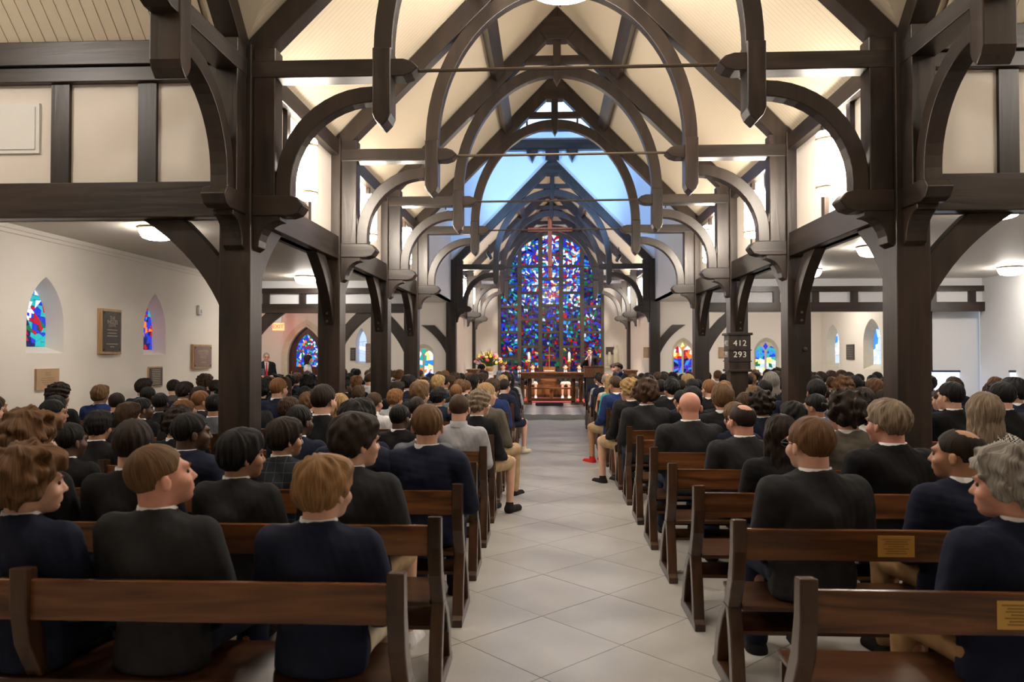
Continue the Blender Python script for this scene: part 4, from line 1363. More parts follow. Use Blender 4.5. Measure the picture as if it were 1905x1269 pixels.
def body_mesh(yaw, pitch, pose='sit', h=.0078):
    key = (yaw, pitch, pose)
    if key in BODY:
        return BODY[key]
    J = POSES[pose]
    y0 = .14 if pose == 'sit' else .02
    lo = (-.34, -.06, -.45) if pose == 'sit' else (-.34, -.2, -.93)
    hi = (.34, .82, .92) if pose == 'sit' else (.34, .45, .92)
    F = Field(lo, hi, h)
    torso(F, y0, -.016)
    shift = np.array((0, y0 - .14, 0))
    R, o = head_tf(yaw, pitch, PIV + shift, HEAD + shift)
    F.cap((0, y0 - .008, .53), o + R @ np.array((0, -.030, -.06)), .053, .050, .03)
    for s in (-1, 1):
        F.cap(jt(J, 'sh', s), jt(J, 'el', s), .050, .042, .02); F.cap(jt(J, 'el', s), jt(J, 'wr', s), .040, .028, .01)
        d = np.array(jt(J, 'wr', s)) - np.array(jt(J, 'el', s)); d = d / np.linalg.norm(d)
        d = np.array((-.1 * s, .95, -.05)) if pose == 'sit' else d
        hand(F, jt(J, 'wr', s), d / np.linalg.norm(d), s)
        F.cap(mir(J['hip'], s), mir(J['kn'], s), .074, .052, .03); F.cap(mir(J['kn'], s), mir(J['an'], s), .051, .036, .012)
        kn, an = np.array(mir(J['kn'], s)), np.array(mir(J['an'], s))
        F.ell(kn + (an - kn) * .3 + np.array((0, -.022, 0)), (.045, .045, .10), .02)
        F.cap(an + np.array((0, -.02, -.045)), an + np.array((s * .012, .15, -.06)), .030, .028, .02)
    add_head(F, R, o)
    BODY[key] = F.mesh('body', None)
    BODY[key].materials.append(None)
    return BODY[key]


def wobble(F, amp, freq, seed):
    """gentle cloth folds / hair lumps over the whole field"""
    r = np.random.default_rng(seed)
    X, Y, Z = np.meshgrid(*F.ax, indexing='ij', sparse=True)
    for i in range(5):
        w = r.normal(size=3) * freq
        F.F += amp * np.sin(w[0] * X + w[1] * Y + w[2] * Z + r.uniform(0, 6.28)) * .45


def jacket_mesh(kind, seed, pose='sit', h=.011):
    J = POSES[pose]
    y0 = .14 if pose == 'sit' else .02
    lo = (-.38, -.08, -.16) if pose == 'sit' else (-.38, -.22, -.3)
    hi = (.38, .56, .70) if pose == 'sit' else (.38, .46, .70)
    F = Field(lo, hi, h)
    g = {'jacket': .012, 'shirt': .002, 'sleeveless': -.002}[kind]
    torso(F, y0, g)
    for s in (-1, 1):
        if kind == 'sleeveless':
            continue
        k = .018 if kind == 'jacket' else .008
        F.cap(jt(J, 'sh', s), jt(J, 'el', s), .056 + k, .046 + k, .03)
        F.cap(jt(J, 'el', s), jt(J, 'wr', s), .045 + k, .034 + k, .012)
    if kind == 'jacket':
        F.cap((0, y0 + .03, .04), (0, y0 + .03, .12), .125, .122, .03, (1.45, 1.05, 1))
        F.cap((0, y0 - .012, .575), (0, y0 - .010, .600), .068, .062, .014, (1.12, 1.05, 1))
    wobble(F, .0055 if kind == 'jacket' else .0045, 26, seed)
    wobble(F, .0022, 62, seed + 9)
    X, Y, Z = np.meshgrid(*F.ax, indexing='ij', sparse=True)
    # neck opening, dropping to the front
    zt = .609 if kind == 'jacket' else .585
    F.F = np.maximum(F.F, Z + 0 * X - (zt - np.clip((Y - y0 - .015) * 1.3, 0, .16)))
    if pose == 'sit':
        F.F = np.maximum(F.F, .003 - Z - .0 * X - .0 * Y)
    return F.mesh(kind, None)


def trousers_mesh(kind, pose='sit', h=.012):
    J = POSES[pose]
    lo = (-.30, -.02, -.42) if pose == 'sit' else (-.30, -.22, -.88)
    hi = (.30, .76, .30) if pose == 'sit' else (.30, .26, .25)
    F = Field(lo, hi, h)
    if pose == 'sit':
        F.ell((0, .20, .10), (.175, .135, .10), .03)
    else:
        F.ell((0, .02, .02), (.17, .125, .14), .03)
    for s in (-1, 1):
        hip, kn, an = [np.array(mir(J[n], s)) for n in ('hip', 'kn', 'an')]
        if kind == 'shorts':
            F.cap(hip, hip + (kn - hip) * .80, .086, .080, .03)
        else:
            F.cap(hip, kn, .088, .069, .03)
            F.cap(kn, an + np.array((0, 0, .01)), .066, .057, .015)
    wobble(F, .003, 24, 5)
    if pose == 'sit':
        X, Y, Z = np.meshgrid(*F.ax, indexing='ij', sparse=True)
        F.F = np.maximum(F.F, np.where(Y < .5, .003 - Z, -1) + 0 * X)
    return F.mesh(kind, None)


def shoe_mesh(pose='sit'):
    J = POSES[pose]
    out = []
    floor = -.437 if pose == 'sit' else -.92
    for s in (-1, 1):
        an = np.array(mir(J['an'], s))
        lo = an + np.array((-.09, -.10, -.15)); hi = an + np.array((.09, .24, .08))
        F = Field(lo, hi, .008)
        F.cap(an + np.array((0, -.025, -.055)), an + np.array((s * .012, .16, -.066)), .042, .038, .02)
        F.cap(an, an + np.array((0, -.005, -.05)), .042, .045, .03)
        X, Y, Z = np.meshgrid(*F.ax, indexing='ij', sparse=True)
        F.F = np.maximum(F.F, floor - Z + 0 * X + 0 * Y)
        out.append(F.mesh('shoe', None))
    return out


def collar_mesh(pose='sit'):
    y0 = .14 if pose == 'sit' else .02
    mb = MB()
    n = 24
    vs, fs = [], []
    for ring, (r, z) in enumerate(((.064, .560), (.059, .616), (.064, .617), (.072, .565))):
        for k in range(n):
            a = 2 * math.pi * k / n
            yy = math.sin(a)
            vs.append((r * 1.08 * math.cos(a), y0 - .008 + r * 1.02 * yy, z - .030 * max(0, yy) - .004))
    for i in range(3):
        fs += [(i * n + k, i * n + (k + 1) % n, (i + 1) * n + (k + 1) % n, (i + 1) * n + k) for k in range(n)]
    mb.add(vs, fs)
    return mb.mesh('collar', None, True)


def hair_mesh(style, seed, h=.0058):
    """hair in head-local coordinates"""
    r = np.random.default_rng(seed)
    t, nape, side, front, amp, lump = {
        'crew': (.007, -.090, .010, .062, .0008, 0), 'short': (.014, -.095, .008, .055, .0024, 0), 'afro': (.013, -.085, .008, .055, .0025, .0012),
        'floppy': (.026, -.100, -.040, .035, .0036, .003), 'bowl': (.028, -.098, -.045, .030, .0030, .002), 'curly': (.034, -.085, -.040, .050, .004, .011),
        'bigcurly': (.046, -.100, -.055, .045, .005, .014), 'spiky': (.026, -.085, -.010, .050, .0052, .003), 'long': (.022, -.13, -.12, .052, .004, .002),
        'bob': (.026, -.12, -.11, .045, .004, .002), 'bald': (.0065, -.090, .008, .070, .0006, 0), 'swept': (.020, -.085, .006, .055, .005, .002)}[style]
    lo = (-.19, -.22, -.40 if style in ('long', 'bob') else -.16); hi = (.19, .19, .22)
    F = Field(lo, hi, h)
    F.ell((0, -.016, .030), (.075 + t, .097 + t, .091 + t * 1.05), .01)
    if style in ('floppy', 'bowl', 'spiky', 'curly', 'bigcurly', 'swept'):
        F.ell((.012, .045, .085), (.055 + t * .6, .045 + t * .4, .030 + t * .7), .03)
    if style in ('floppy', 'bowl'):
        F.ell((0, -.055, -.015), (.066 + t * .7, .052 + t * .6, .058), .03)
    if style == 'long':
        F.cap((0, -.060, .02), (0, -.085, -.30), .085, .070, .03, (1.12, .62, 1))
        for s in (-1, 1):
            F.cap((s * .075, -.02, .0), (s * .085, -.02, -.26), .030, .026, .03)
    if style == 'bob':
        F.cap((0, -.050, .02), (0, -.060, -.17), .088, .092, .03, (1.12, .72, 1))
        for s in (-1, 1):
            F.cap((s * .078, -.01, .0), (s * .092, -.015, -.17), .030, .030, .03)
    X, Y, Z = np.meshgrid(*F.ax, indexing='ij', sparse=True)
    # strands: ridges fanning out from the crown
    phi = np.arctan2(X - .01, Y + .055) + 0 * Z
    low = np.sqrt((X - .01) ** 2 + (Y + .055) ** 2 + 0 * Z)
    fade = np.clip(low / .05, 0, 1)
    st = 0
    for i in range(6):
        f = r.integers(7, 26); st = st + np.sin(phi * f + r.uniform(0, 6.28) + Z * r.normal() * 30 + low * r.normal() * 25)
    F.F += amp * st * .42 * fade
    if lump:
        l = 0
        for i in range(8):
            w = r.normal(size=3); w *= r.uniform(70, 150 if style != 'bigcurly' else 110) / np.linalg.norm(w)
            l = l + np.sin(w[0] * X + w[1] * Y + w[2] * Z + r.uniform(0, 6.28))
        F.F += lump * l * .32
    zc = np.interp(Y.ravel(), [-.2, -.052, -.032, .012, .045, .075, .13], [nape, nape, side - .012, side, .01, front, front + .012]).reshape(Y.shape)
    if style not in ('long', 'bob'):
        F.F = np.maximum(F.F, zc - Z - .006 * np.cos(X * 60))
    else:
        F.F = np.maximum(F.F, np.where(Y > .02, np.interp(Y.ravel(), [.02, .05, .08], [-.25, .0, front]).reshape(Y.shape) - Z, -.38 - Z) + 0 * X)
        F.F = np.maximum(F.F, np.where(Y > -.02, .066 - np.abs(X) - np.clip((Z - .0) * 3, 0, 1), -1))
    if style == 'bald':
        F.F = np.maximum(F.F, .052 - np.sqrt(X ** 2 + (Y + .050) ** 2 * .8 + (Z - .115) ** 2))
    return F.mesh('hair', None)


# ------------------------------------------------------------------ wardrobe
def hair_mat(name, c):
    m, nt, b = new_mat(name)
    N, L = nt.nodes, nt.links
    tc = N.new('ShaderNodeTexCoord'); sep = N.new('ShaderNodeSeparateXYZ'); L.new(tc.outputs['Object'], sep.inputs[0])
    ay = N.new('ShaderNodeMath'); ay.operation = 'ADD'; ay.inputs[1].default_value = .055; L.new(sep.outputs[1], ay.inputs[0])
    an = N.new('ShaderNodeMath'); an.operation = 'ARCTAN2'; L.new(sep.outputs[0], an.inputs[0]); L.new(ay.outputs[0], an.inputs[1])
    cb = N.new('ShaderNodeCombineXYZ'); L.new(an.outputs[0], cb.inputs[0]); L.new(sep.outputs[2], cb.inputs[1])
    mp = N.new('ShaderNodeMapping'); mp.inputs['Scale'].default_value = (22, 9, 1); L.new(cb.outputs[0], mp.inputs[0])
    nz = N.new('ShaderNodeTexNoise'); nz.inputs['Scale'].default_value = 1.2; nz.inputs['Detail'].default_value = 4; nz.inputs['Distortion'].default_value = .6
    L.new(mp.outputs[0], nz.inputs['Vector'])
    rp = N.new('ShaderNodeValToRGB'); rp.color_ramp.elements[0].position = .32; rp.color_ramp.elements[1].position = .70
    rp.color_ramp.elements[0].color = tuple(x * .42 for x in c) + (1,); rp.color_ramp.elements[1].color = tuple(min(1, x * 1.5) for x in c) + (1,)
    L.new(nz.outputs['Fac'], rp.inputs[0]); L.new(rp.outputs[0], b.inputs['Base Color'])
    bp = N.new('ShaderNodeBump'); bp.inputs['Strength'].default_value = .5; bp.inputs['Distance'].default_value = .006
    L.new(nz.outputs['Fac'], bp.inputs['Height']); L.new(bp.outputs[0], b.inputs['Normal'])
    b.inputs['Roughness'].default_value = .55
    b.inputs['Specular IOR Level'].default_value = .22
    return m


HAIR = {'black': (.007, .006, .0065), 'darkbrown': (.019, .0105, .007), 'brown': (.052, .026, .013), 'lightbrown': (.125, .066, .028), 'auburn': (.125, .060, .025), 'golden': (.24, .125, .048),
        'blond': (.36, .23, .10), 'ginger': (.21, .095, .036), 'grey': (.26, .235, .21), 'ashblond': (.22, .165, .115)}
HM = {k: hair_mat('hair_' + k, v) for k, v in HAIR.items()}


def skin_mat(name, c):
    m = plain(name, c, .5, .06, 30)
    b = m.node_tree.nodes['Principled BSDF']
    b.inputs['Subsurface Weight'].default_value = .12
    b.inputs['Subsurface Radius'].default_value = (.012, .005, .003)
    b.inputs['Subsurface Scale'].default_value = .5
    return m


SK = {'fair': skin_mat('skin_fair', (.62, .36, .26)), 'ruddy': skin_mat('skin_ruddy', (.60, .29, .21)), 'tan': skin_mat('skin_tan', (.42, .22, .13)), 'dark': skin_mat('skin_dark', (.085, .042, .026))}
CL = {}
for nm, c in (('navy', (.010, .014, .034)), ('black', (.009, .009, .011)), ('charcoal', (.024, .025, .028)), ('blue', (.015, .032, .12)), ('olive', (.095, .085, .068)),
              ('ltgrey', (.36, .37, .40)), ('white', (.70, .70, .72)), ('grey', (.13, .14, .17)), ('teal', (.03, .33, .36)), ('maroon', (.09, .02, .03)), ('red', (.5, .02, .02)),
              ('khaki', (.42, .30, .17)), ('tan', (.34, .20, .09)), ('darkgrey', (.035, .036, .04)), ('pink', (.6, .22, .25)), ('shoe', (.012, .010, .010)), ('cream', (.62, .55, .42))):
    CL[nm] = plain('cloth_' + nm, c, .9, .18, 14, .12, 260, spec=.25)


def pattern_mat(name, c1, c2, scale, grid):
    m, nt, b = new_mat(name)
    N, L = nt.nodes, nt.links
    tc = N.new('ShaderNodeTexCoord')
    if grid:
        sp = N.new('ShaderNodeSeparateXYZ'); L.new(tc.outputs['Object'], sp.inputs[0])
        outs = []
        for i in (0, 2):
            a = N.new('ShaderNodeMath'); a.operation = 'MULTIPLY'; a.inputs[1].default_value = scale; L.new(sp.outputs[i], a.inputs[0])
            f_ = N.new('ShaderNodeMath'); f_.operation = 'FRACT'; L.new(a.outputs[0], f_.inputs[0])
            g_ = N.new('ShaderNodeMath'); g_.operation = 'LESS_THAN'; g_.inputs[1].default_value = .07; L.new(f_.outputs[0], g_.inputs[0]); outs.append(g_)
        mx = N.new('ShaderNodeMath'); mx.operation = 'MAXIMUM'; L.new(outs[0].outputs[0], mx.inputs[0]); L.new(outs[1].outputs[0], mx.inputs[1])
        mix = N.new('ShaderNodeMixRGB'); mix.inputs[1].default_value = c1 + (1,); mix.inputs[2].default_value = c2 + (1,)
        L.new(mx.outputs[0], mix.inputs[0]); L.new(mix.outputs[0], b.inputs['Base Color'])
    else:
        ck = N.new('ShaderNodeTexChecker'); ck.inputs['Scale'].default_value = scale
        ck.inputs['Color1'].default_value = c1 + (1,); ck.inputs['Color2'].default_value = c2 + (1,)
        L.new(tc.outputs['Object'], ck.inputs['Vector']); L.new(ck.outputs[0], b.inputs['Base Color'])
    b.inputs['Roughness'].default_value = .9
    return m


CL['plaid'] = pattern_mat('cloth_plaid', (.012, .014, .022), (.06, .065, .08), 16, True)
CL['houndstooth'] = pattern_mat('cloth_houndstooth', (.03, .03, .03), (.60, .58, .54), 70, False)

TOPS = {}
for pose in ('sit', 'stand', 'speak'):
    for kind in ('jacket', 'shirt', 'sleeveless'):
        for v in range(2 if (pose == 'sit' and kind != 'sleeveless') else 1):
            TOPS[(pose, kind, v)] = jacket_mesh(kind, 40 + v, pose)
LEGS = {(p, k): trousers_mesh(k, p) for p in ('sit', 'stand') for k in ('trousers', 'shorts')}
SHOES = {p: shoe_mesh(p) for p in ('sit', 'stand')}
COLL = {p: collar_mesh(p) for p in ('sit', 'stand')}
for dct in (TOPS, LEGS, COLL):
    for me in dct.values():
        me.materials.clear(); me.materials.append(None)
for ms in SHOES.values():
    for me in ms:
        me.materials.append(None)
HMESH = {}
for st_, nv in (('crew', 1), ('short', 3), ('afro', 1), ('floppy', 3), ('bowl', 2), ('curly', 2), ('bigcurly', 2), ('spiky', 1), ('long', 2), ('bob', 1), ('bald', 1), ('swept', 2)):
    for v in range(nv):
        HMESH[(st_, v)] = hair_mesh(st_, 100 + 7 * v + len(st_))
        HMESH[(st_, v)].materials.append(None)
NV = {}
for (st_, v) in HMESH:
    NV[st_] = NV.get(st_, 0) + 1
rings = MB()
for s_ in (-1, 1):
    rings.tube([(s_ * .034 + .023 * math.cos(a), .112, -.004 + .018 * math.sin(a)) for a in [2 * math.pi * i / 14 for i in range(15)]], .0025, 5)
    rings.tube([(s_ * .057, .112, 0), (s_ * .078, .09, .004), (s_ * .084, .0, .004)], .0022, 5)
rings.tube([(-.012, .114, 0), (.012, .114, 0)], .002, 5)
GLASSES = rings.mesh('glasses', M['black'], True)
eye_me = MB().lathe([(0, -.010), (.007, -.007), (.010, 0), (.007, .007), (0, .010)], n=10).mesh('eye', plain('eye_dark', (.05, .03, .02), .2), True)
brow_me = MB().tube([(-.017, -.004, -.001), (-.006, .002, .002), (.006, .002, .002), (.017, -.004, -.001)], [.002, .0035, .0035, .002], 6).mesh('eyebrow', M['black'], True)
tie_me = MB().prism([(-.018, 0, .56), (.018, 0, .56), (.012, .012, .53), (.034, .022, .20), (0, .02, .15), (-.034, .022, .20), (-.012, .012, .53)], (0, .008, 0)).mesh('tie', None)
tie_me.materials.append(None)
sf_me = MB().prism([(-.06, 0, .57), (.06, 0, .57), (.03, .03, .30), (0, .03, .20), (-.03, .03, .30)], (0, .006, 0)).mesh('shirt_front', None)
sf_me.materials.append(None)
SEEN_LABELS = {}
rp_ = random.Random(99)


def person(label, x, y, z, facing=0.0, hair='short', hcol='brown', skin='fair', top='navy', kind='jacket', legs='navy', lkind='trousers', shoe='shoe', yaw=0.0, pitch=0.0,
           scale=1.0, pose='sit', collar='white', glasses=False, front=False, tie=None, group='people seated in the pews', wide=1.0):
    """one figure: z is the seat height (sit) or the floor (stand); yaw > 0 looks to its right"""
    yq = round(yaw / 20) * 20; pq = round(pitch / 12) * 12
    me = body_mesh(-math.radians(yq), math.radians(pq), pose)
    o = inst('person', me, None, (x, y, z + (0 if pose == 'sit' else .92 * scale)), facing, SK[skin])
    o.scale = (scale * wide, scale, scale)
    tag(o, label, 'person', group)
    v = rp_.randrange(2)
    tk = (pose, kind, v if (pose, kind, v) in TOPS else 0)
    inst('jacket' if kind == 'jacket' else 'shirt' if kind == 'shirt' else 'vest_top', TOPS[tk], o, mat=CL[top])
    pz = 'sit' if pose == 'sit' else 'stand'
    inst(lkind, LEGS[(pz, lkind)], o, mat=CL[legs])
    for sm in SHOES[pz]:
        inst('shoe', sm, o, mat=CL[shoe])
    if collar:
        inst('shirt_collar', COLL[pz], o, mat=CL[collar])
    y0s = 0 if pose == 'sit' else -.12
    R, ho = head_tf(-math.radians(yq), math.radians(pq), PIV + np.array((0, y0s, 0)), HEAD + np.array((0, y0s, 0)))
    eul = Matrix(R.tolist()).to_euler()
    if hair:
        hv = rp_.randrange(NV[hair])
        hh = inst('hair', HMESH[(hair, hv)], o, tuple(ho), mat=HM[hcol]); hh.rotation_euler = eul
    if glasses:
        gg = inst('glasses', GLASSES, o, tuple(ho)); gg.rotation_euler = eul
    if front or abs(yq) >= 20:
        for s in (-1, 1):
            e = inst('eye', eye_me, o, tuple(ho + R @ np.array((s * .033, .084, -.002)))); e.rotation_euler = eul
            e = inst('eyebrow', brow_me, o, tuple(ho + R @ np.array((s * .034, .098, .022))), mat=HM[hcol]); e.rotation_euler = eul
    if front:
        f_ = inst('shirt_front', sf_me, o, (0, .26 + y0s, 0), mat=CL['white'])
        f_.location.y = .14 + y0s + .112
        if tie:
            t_ = inst('tie', tie_me, o, (0, .14 + y0s + .124, 0), mat=CL[tie])
    return o

# ------------------------------------------------------------------ the congregation, people found one by one
SEAT = .44
TAKEN = []
WHO = {'navy': 'navy blazer', 'black': 'black jacket', 'charcoal': 'charcoal suit', 'blue': 'blue suit', 'olive': 'olive-grey jacket', 'grey': 'grey jacket', 'darkgrey': 'dark grey jacket',
       'white': 'white shirt', 'ltgrey': 'pale grey shirt', 'maroon': 'maroon jacket', 'teal': 'teal top', 'plaid': 'plaid navy suit', 'houndstooth': 'houndstooth jacket', 'cream': 'cream top'}
HW = {'crew': 'cropped', 'short': 'short', 'afro': 'tight-cropped', 'floppy': 'floppy', 'bowl': 'bowl-cut', 'curly': 'curly', 'bigcurly': 'big curly', 'spiky': 'spiky', 'long': 'long', 'bob': 'shoulder-length', 'bald': 'thinning', 'swept': 'swept'}
HC = {'golden': 'golden brown', 'black': 'black', 'darkbrown': 'dark brown', 'brown': 'brown', 'lightbrown': 'light brown', 'auburn': 'auburn', 'blond': 'blond', 'ginger': 'ginger', 'grey': 'grey', 'ashblond': 'ash blond'}


def zone(x):
    return 'by the left wall' if x < -3 else 'left of the aisle' if x < 0 else 'right of the aisle' if x < 3 else 'beyond the right posts'


def seat(px, k, ytop, hair, hcol, skin, top, yaw=0, label=None, **kw):
    for dk in (0, 1, -1, 2, 3, 4):
        kk = k + dk
        y = 2.72 + .945 * kk + .035
        hy = y + .165
        x = at(px, 700, hy).x
        if abs(x) < .95:
            x = math.copysign(.95, x)
        if 2.50 < abs(x) < 3.5 and any(abs(y + .2 - q) < .75 for q in POSTS_Y):
            x = math.copysign(2.50 if abs(x) < 2.97 else 3.5, x)
        if kk >= 0 and not any(q == kk and abs(tx - x) < .45 for q, tx in TAKEN):
            break
    k = kk
    ht = at(px, ytop, hy).z
    hgt = {'curly': .868, 'bigcurly': .882, 'floppy': .862, 'bowl': .862, 'spiky': .862}.get(hair, .845)
    s = max(.92, min(1.13, (ht - SEAT) / hgt))
    lab = label or 'person, %s %s hair, %s, %s row %s' % (HW[hair], HC[hcol], WHO[top], ORD[k], zone(x))
    TAKEN.append((k, x))
    kw.setdefault('kind', 'shirt' if top in ('white', 'ltgrey') else 'jacket')
    kw.setdefault('facing', -math.radians(yaw) * .22)
    return person(lab, x, y, SEAT, hair=hair, hcol=hcol, skin=skin, top=top, yaw=yaw * .8, scale=s, **kw)


# the people that show most, placed first
seat(800, 2, 752, 'short', 'lightbrown', 'fair', 'navy', 0, 'person with light brown hair and visible ears in navy blazer by the aisle', wide=1.06)
seat(853, 4, 732, 'crew', 'brown', 'fair', 'ltgrey', 10, 'person with cropped brown hair in pale grey shirt at the aisle', collar='ltgrey', wide=1.05)
seat(885, 5, 724, 'curly', 'ashblond', 'fair', 'black', 30, 'person with curly ash blond hair in black jacket by the aisle', legs='khaki', lkind='shorts', facing=-.5)
seat(1190, 6, 703, 'bigcurly', 'brown', 'fair', 'charcoal', -10, 'person with big brown curls in charcoal suit at the right aisle seat', wide=1.06)
seat(1345, 5, 712, 'bowl', 'lightbrown', 'fair', 'black', -8, 'person with light brown bowl-cut hair in black suit, right of the aisle')
seat(1284, 4, 727, None, 'ashblond', 'ruddy', 'charcoal', -8, 'bald person with glasses in charcoal suit right of the aisle', glasses=True, wide=1.14)
seat(1395, 5, 726, 'floppy', 'brown', 'fair', 'olive', -20, 'bowed person with brown hair in olive-grey jacket', pitch=24)
seat(957, 10, 705, 'short', 'darkbrown', 'fair', 'navy', 0, 'person with dark hair, navy suit and bare knee reaching into the aisle', legs='navy', lkind='shorts', shoe='cream', facing=-.55)
seat(645, 1, 765, 'floppy', 'darkbrown', 'fair', 'charcoal', 45, 'person with thick dark brown hair in charcoal suit, second left row', legs='khaki', lkind='shorts', shoe='white', wide=1.05)
seat(1580, 3, 725, 'bigcurly', 'darkbrown', 'fair', 'olive', -25, 'person with big dark curls in olive-grey jacket', glasses=True, wide=1.06)
seat(1662, 2, 745, 'swept', 'ashblond', 'ruddy', 'black', -35, 'person with swept sandy hair in black suit before the nearest right post', wide=1.1)
seat(1384, 3, 750, 'bald', 'darkbrown', 'ruddy', 'charcoal', -15, 'person with thinning dark hair in charcoal suit, fourth right row', wide=1.1)
seat(597, 4, 711, 'short', 'darkbrown', 'fair', 'black', 20, 'tall-sitting person with short dark brown hair and white collar in black suit')
seat(776, 6, 709, 'floppy', 'lightbrown', 'fair', 'navy', 30, 'person with floppy light brown hair in navy blazer beside the third left post')
seat(345, 2, 767, 'afro', 'black', 'dark', 'navy', 55, 'person with tight black hair in navy blazer turned right before the post', wide=1.08)
# left of the aisle, nearest pew first
seat(45, 0, 820, 'bigcurly', 'auburn', 'fair', 'navy', 45, 'person with big wavy auburn hair in navy blazer, front left corner', wide=1.05)
seat(292, 0, 822, 'crew', 'lightbrown', 'ruddy', 'charcoal', 45, 'person with cropped light brown hair looking up right, nearest left pew', pitch=-12, wide=1.06)
seat(592, 0, 842, 'floppy', 'golden', 'fair', 'navy', 35, 'person with floppy golden brown hair in navy blazer, nearest left pew at aisle', legs='cream', wide=1.08)
seat(48, 1, 758, 'bigcurly', 'auburn', 'fair', 'black', 30, 'person with curly brown hair behind the front left corner head')
seat(130, 1, 815, 'afro', 'black', 'dark', 'black', 20, 'low dark head with tight-cropped hair between two left rows')
seat(248, 1, 780, 'short', 'darkbrown', 'fair', 'black', 10, 'person with neat dark hair and white collar behind the cropped head')
seat(440, 1, 795, 'bowl', 'black', 'tan', 'charcoal', 40, 'person with glossy black hair turned right, second left row')
seat(187, 2, 763, 'spiky', 'black', 'tan', 'black', 0, 'person with spiky black hair in black suit, third left row')
seat(523, 2, 775, 'bowl', 'darkbrown', 'fair', 'plaid', 40, 'person with dark bowl-cut hair in plaid navy suit')
seat(668, 2, 752, 'curly', 'brown', 'fair', 'navy', 35, 'person with curly brown hair half hidden, third left row')
seat(95, 3, 743, 'short', 'black', 'tan', 'navy', 40, 'person with black hair and white collar near the left wall')
seat(237, 3, 747, 'floppy', 'brown', 'fair', 'black', 30)
seat(330, 3, 755, 'curly', 'darkbrown', 'fair', 'black', 15)
seat(372, 3, 743, 'short', 'ginger', 'fair', 'black', 50, 'person with short ginger hair turned right beside the nearest left post')
seat(552, 3, 753, 'afro', 'black', 'dark', 'navy', 35)
seat(658, 3, 740, 'spiky', 'black', 'tan', 'navy', 20)
seat(741, 3, 764, 'afro', 'black', 'dark', 'black', 20, 'person with tight black hair in black jacket, fourth left row')
seat(790, 3, 757, 'floppy', 'darkbrown', 'fair', 'grey', 0)
seat(103, 4, 737, 'long', 'black', 'tan', 'white', 30, 'person with long black hair and bare arm in white by the left wall', kind='sleeveless', collar=None)
seat(262, 4, 740, 'afro', 'black', 'dark', 'black', 40)
seat(300, 4, 740, 'short', 'black', 'dark', 'charcoal', 10)
seat(535, 4, 738, 'floppy', 'brown', 'fair', 'navy', 20)
seat(632, 4, 734, 'bob', 'blond', 'fair', 'black', 10, 'person with shoulder-length blond hair left of the aisle', collar=None)
seat(693, 4, 730, 'short', 'brown', 'fair', 'white', 35)
seat(776, 4, 738, 'short', 'darkbrown', 'fair', 'black', 0)
seat(220, 5, 735, 'short', 'darkbrown', 'fair', 'black', 0)
seat(400, 5, 733, 'short', 'black', 'tan', 'grey', 10)
seat(572, 5, 728, 'floppy', 'lightbrown', 'fair', 'navy', 20)
seat(732, 5, 728, 'floppy', 'ginger', 'fair', 'ltgrey', 35, collar='ltgrey')
seat(813, 5, 720, 'spiky', 'black', 'tan', 'navy', 20)
seat(370, 6, 718, 'floppy', 'darkbrown', 'fair', 'black', 10)
seat(515, 6, 703, 'short', 'ginger', 'fair', 'navy', 20, 'person with short red hair and white collar before the exit wall')
seat(667, 6, 722, 'floppy', 'brown', 'fair', 'navy', 10)
seat(848, 6, 715, 'short', 'ginger', 'fair', 'grey', 10)
seat(896, 6, 712, 'short', 'blond', 'fair', 'olive', 20, legs='khaki', facing=-.45)
seat(912, 8, 703, 'floppy', 'brown', 'fair', 'blue', 20, legs='khaki')
seat(940, 11, 697, 'short', 'blond', 'fair', 'navy', 0, 'person with bright blond hair and white collar near the chancel')
# right of the aisle
seat(1898, 0, 825, 'curly', 'grey', 'ruddy', 'navy', -40, 'person with curly grey hair in navy jacket at the right edge', legs='tan', wide=1.15)
seat(1515, 1, 775, 'short', 'auburn', 'fair', 'charcoal', -18, 'person with auburn hair and glasses in charcoal suit, second right row', glasses=True, wide=1.08)
seat(1795, 1, 795, 'bald', 'darkbrown', 'tan', 'navy', -40, 'person with thinning dark hair turned left in navy suit', legs='tan', wide=1.12)
seat(1452, 2, 773, 'long', 'darkbrown', 'fair', 'black', -10, 'person with long dark brown hair, third right row', collar=None)
seat(1832, 3, 733, 'bob', 'ashblond', 'fair', 'houndstooth', -10, 'person with shoulder-length ash blond hair in houndstooth jacket', collar=None)
seat(1776, 5, 698, 'short', 'black', 'fair', 'black', -35, 'person with smooth black hair and white collar beyond the nearest right post')
seat(1870, 5, 698, 'short', 'black', 'fair', 'black', -30, 'person with black hair and glasses near the right edge', glasses=True)
seat(1895, 6, 692, 'bowl', 'black', 'fair', 'navy', -70, 'person in navy seen in left profile before the far right screen')
seat(1757, 6, 722, 'short', 'brown', 'fair', 'navy', -30)
seat(1268, 5, 728, 'short', 'black', 'tan', 'navy', -15)
seat(1322, 6, 706, 'short', 'ginger', 'fair', 'black', -20)
seat(1405, 6, 717, 'floppy', 'lightbrown', 'fair', 'navy', -20)
seat(1424, 6, 707, 'short', 'black', 'fair', 'navy', -10, 'person with short black hair in navy blazer between second and third right posts')
seat(1520, 6, 705, 'short', 'black', 'tan', 'grey', -10)
seat(1605, 5, 722, 'long', 'darkbrown', 'fair', 'plaid', -10, 'person with long dark hair in speckled jacket behind the big curls', collar=None)
seat(1252, 7, 704, 'spiky', 'black', 'tan', 'black', -20)
seat(1165, 7, 703, 'curly', 'blond', 'fair', 'black', -15, legs='khaki', lkind='shorts', facing=.5)
seat(1435, 8, 692, 'bob', 'grey', 'fair', 'black', -10, collar=None)
seat(1556, 7, 698, 'bigcurly', 'auburn', 'fair', 'navy', -10)
seat(1630, 7, 703, 'floppy', 'auburn', 'fair', 'navy', -30)
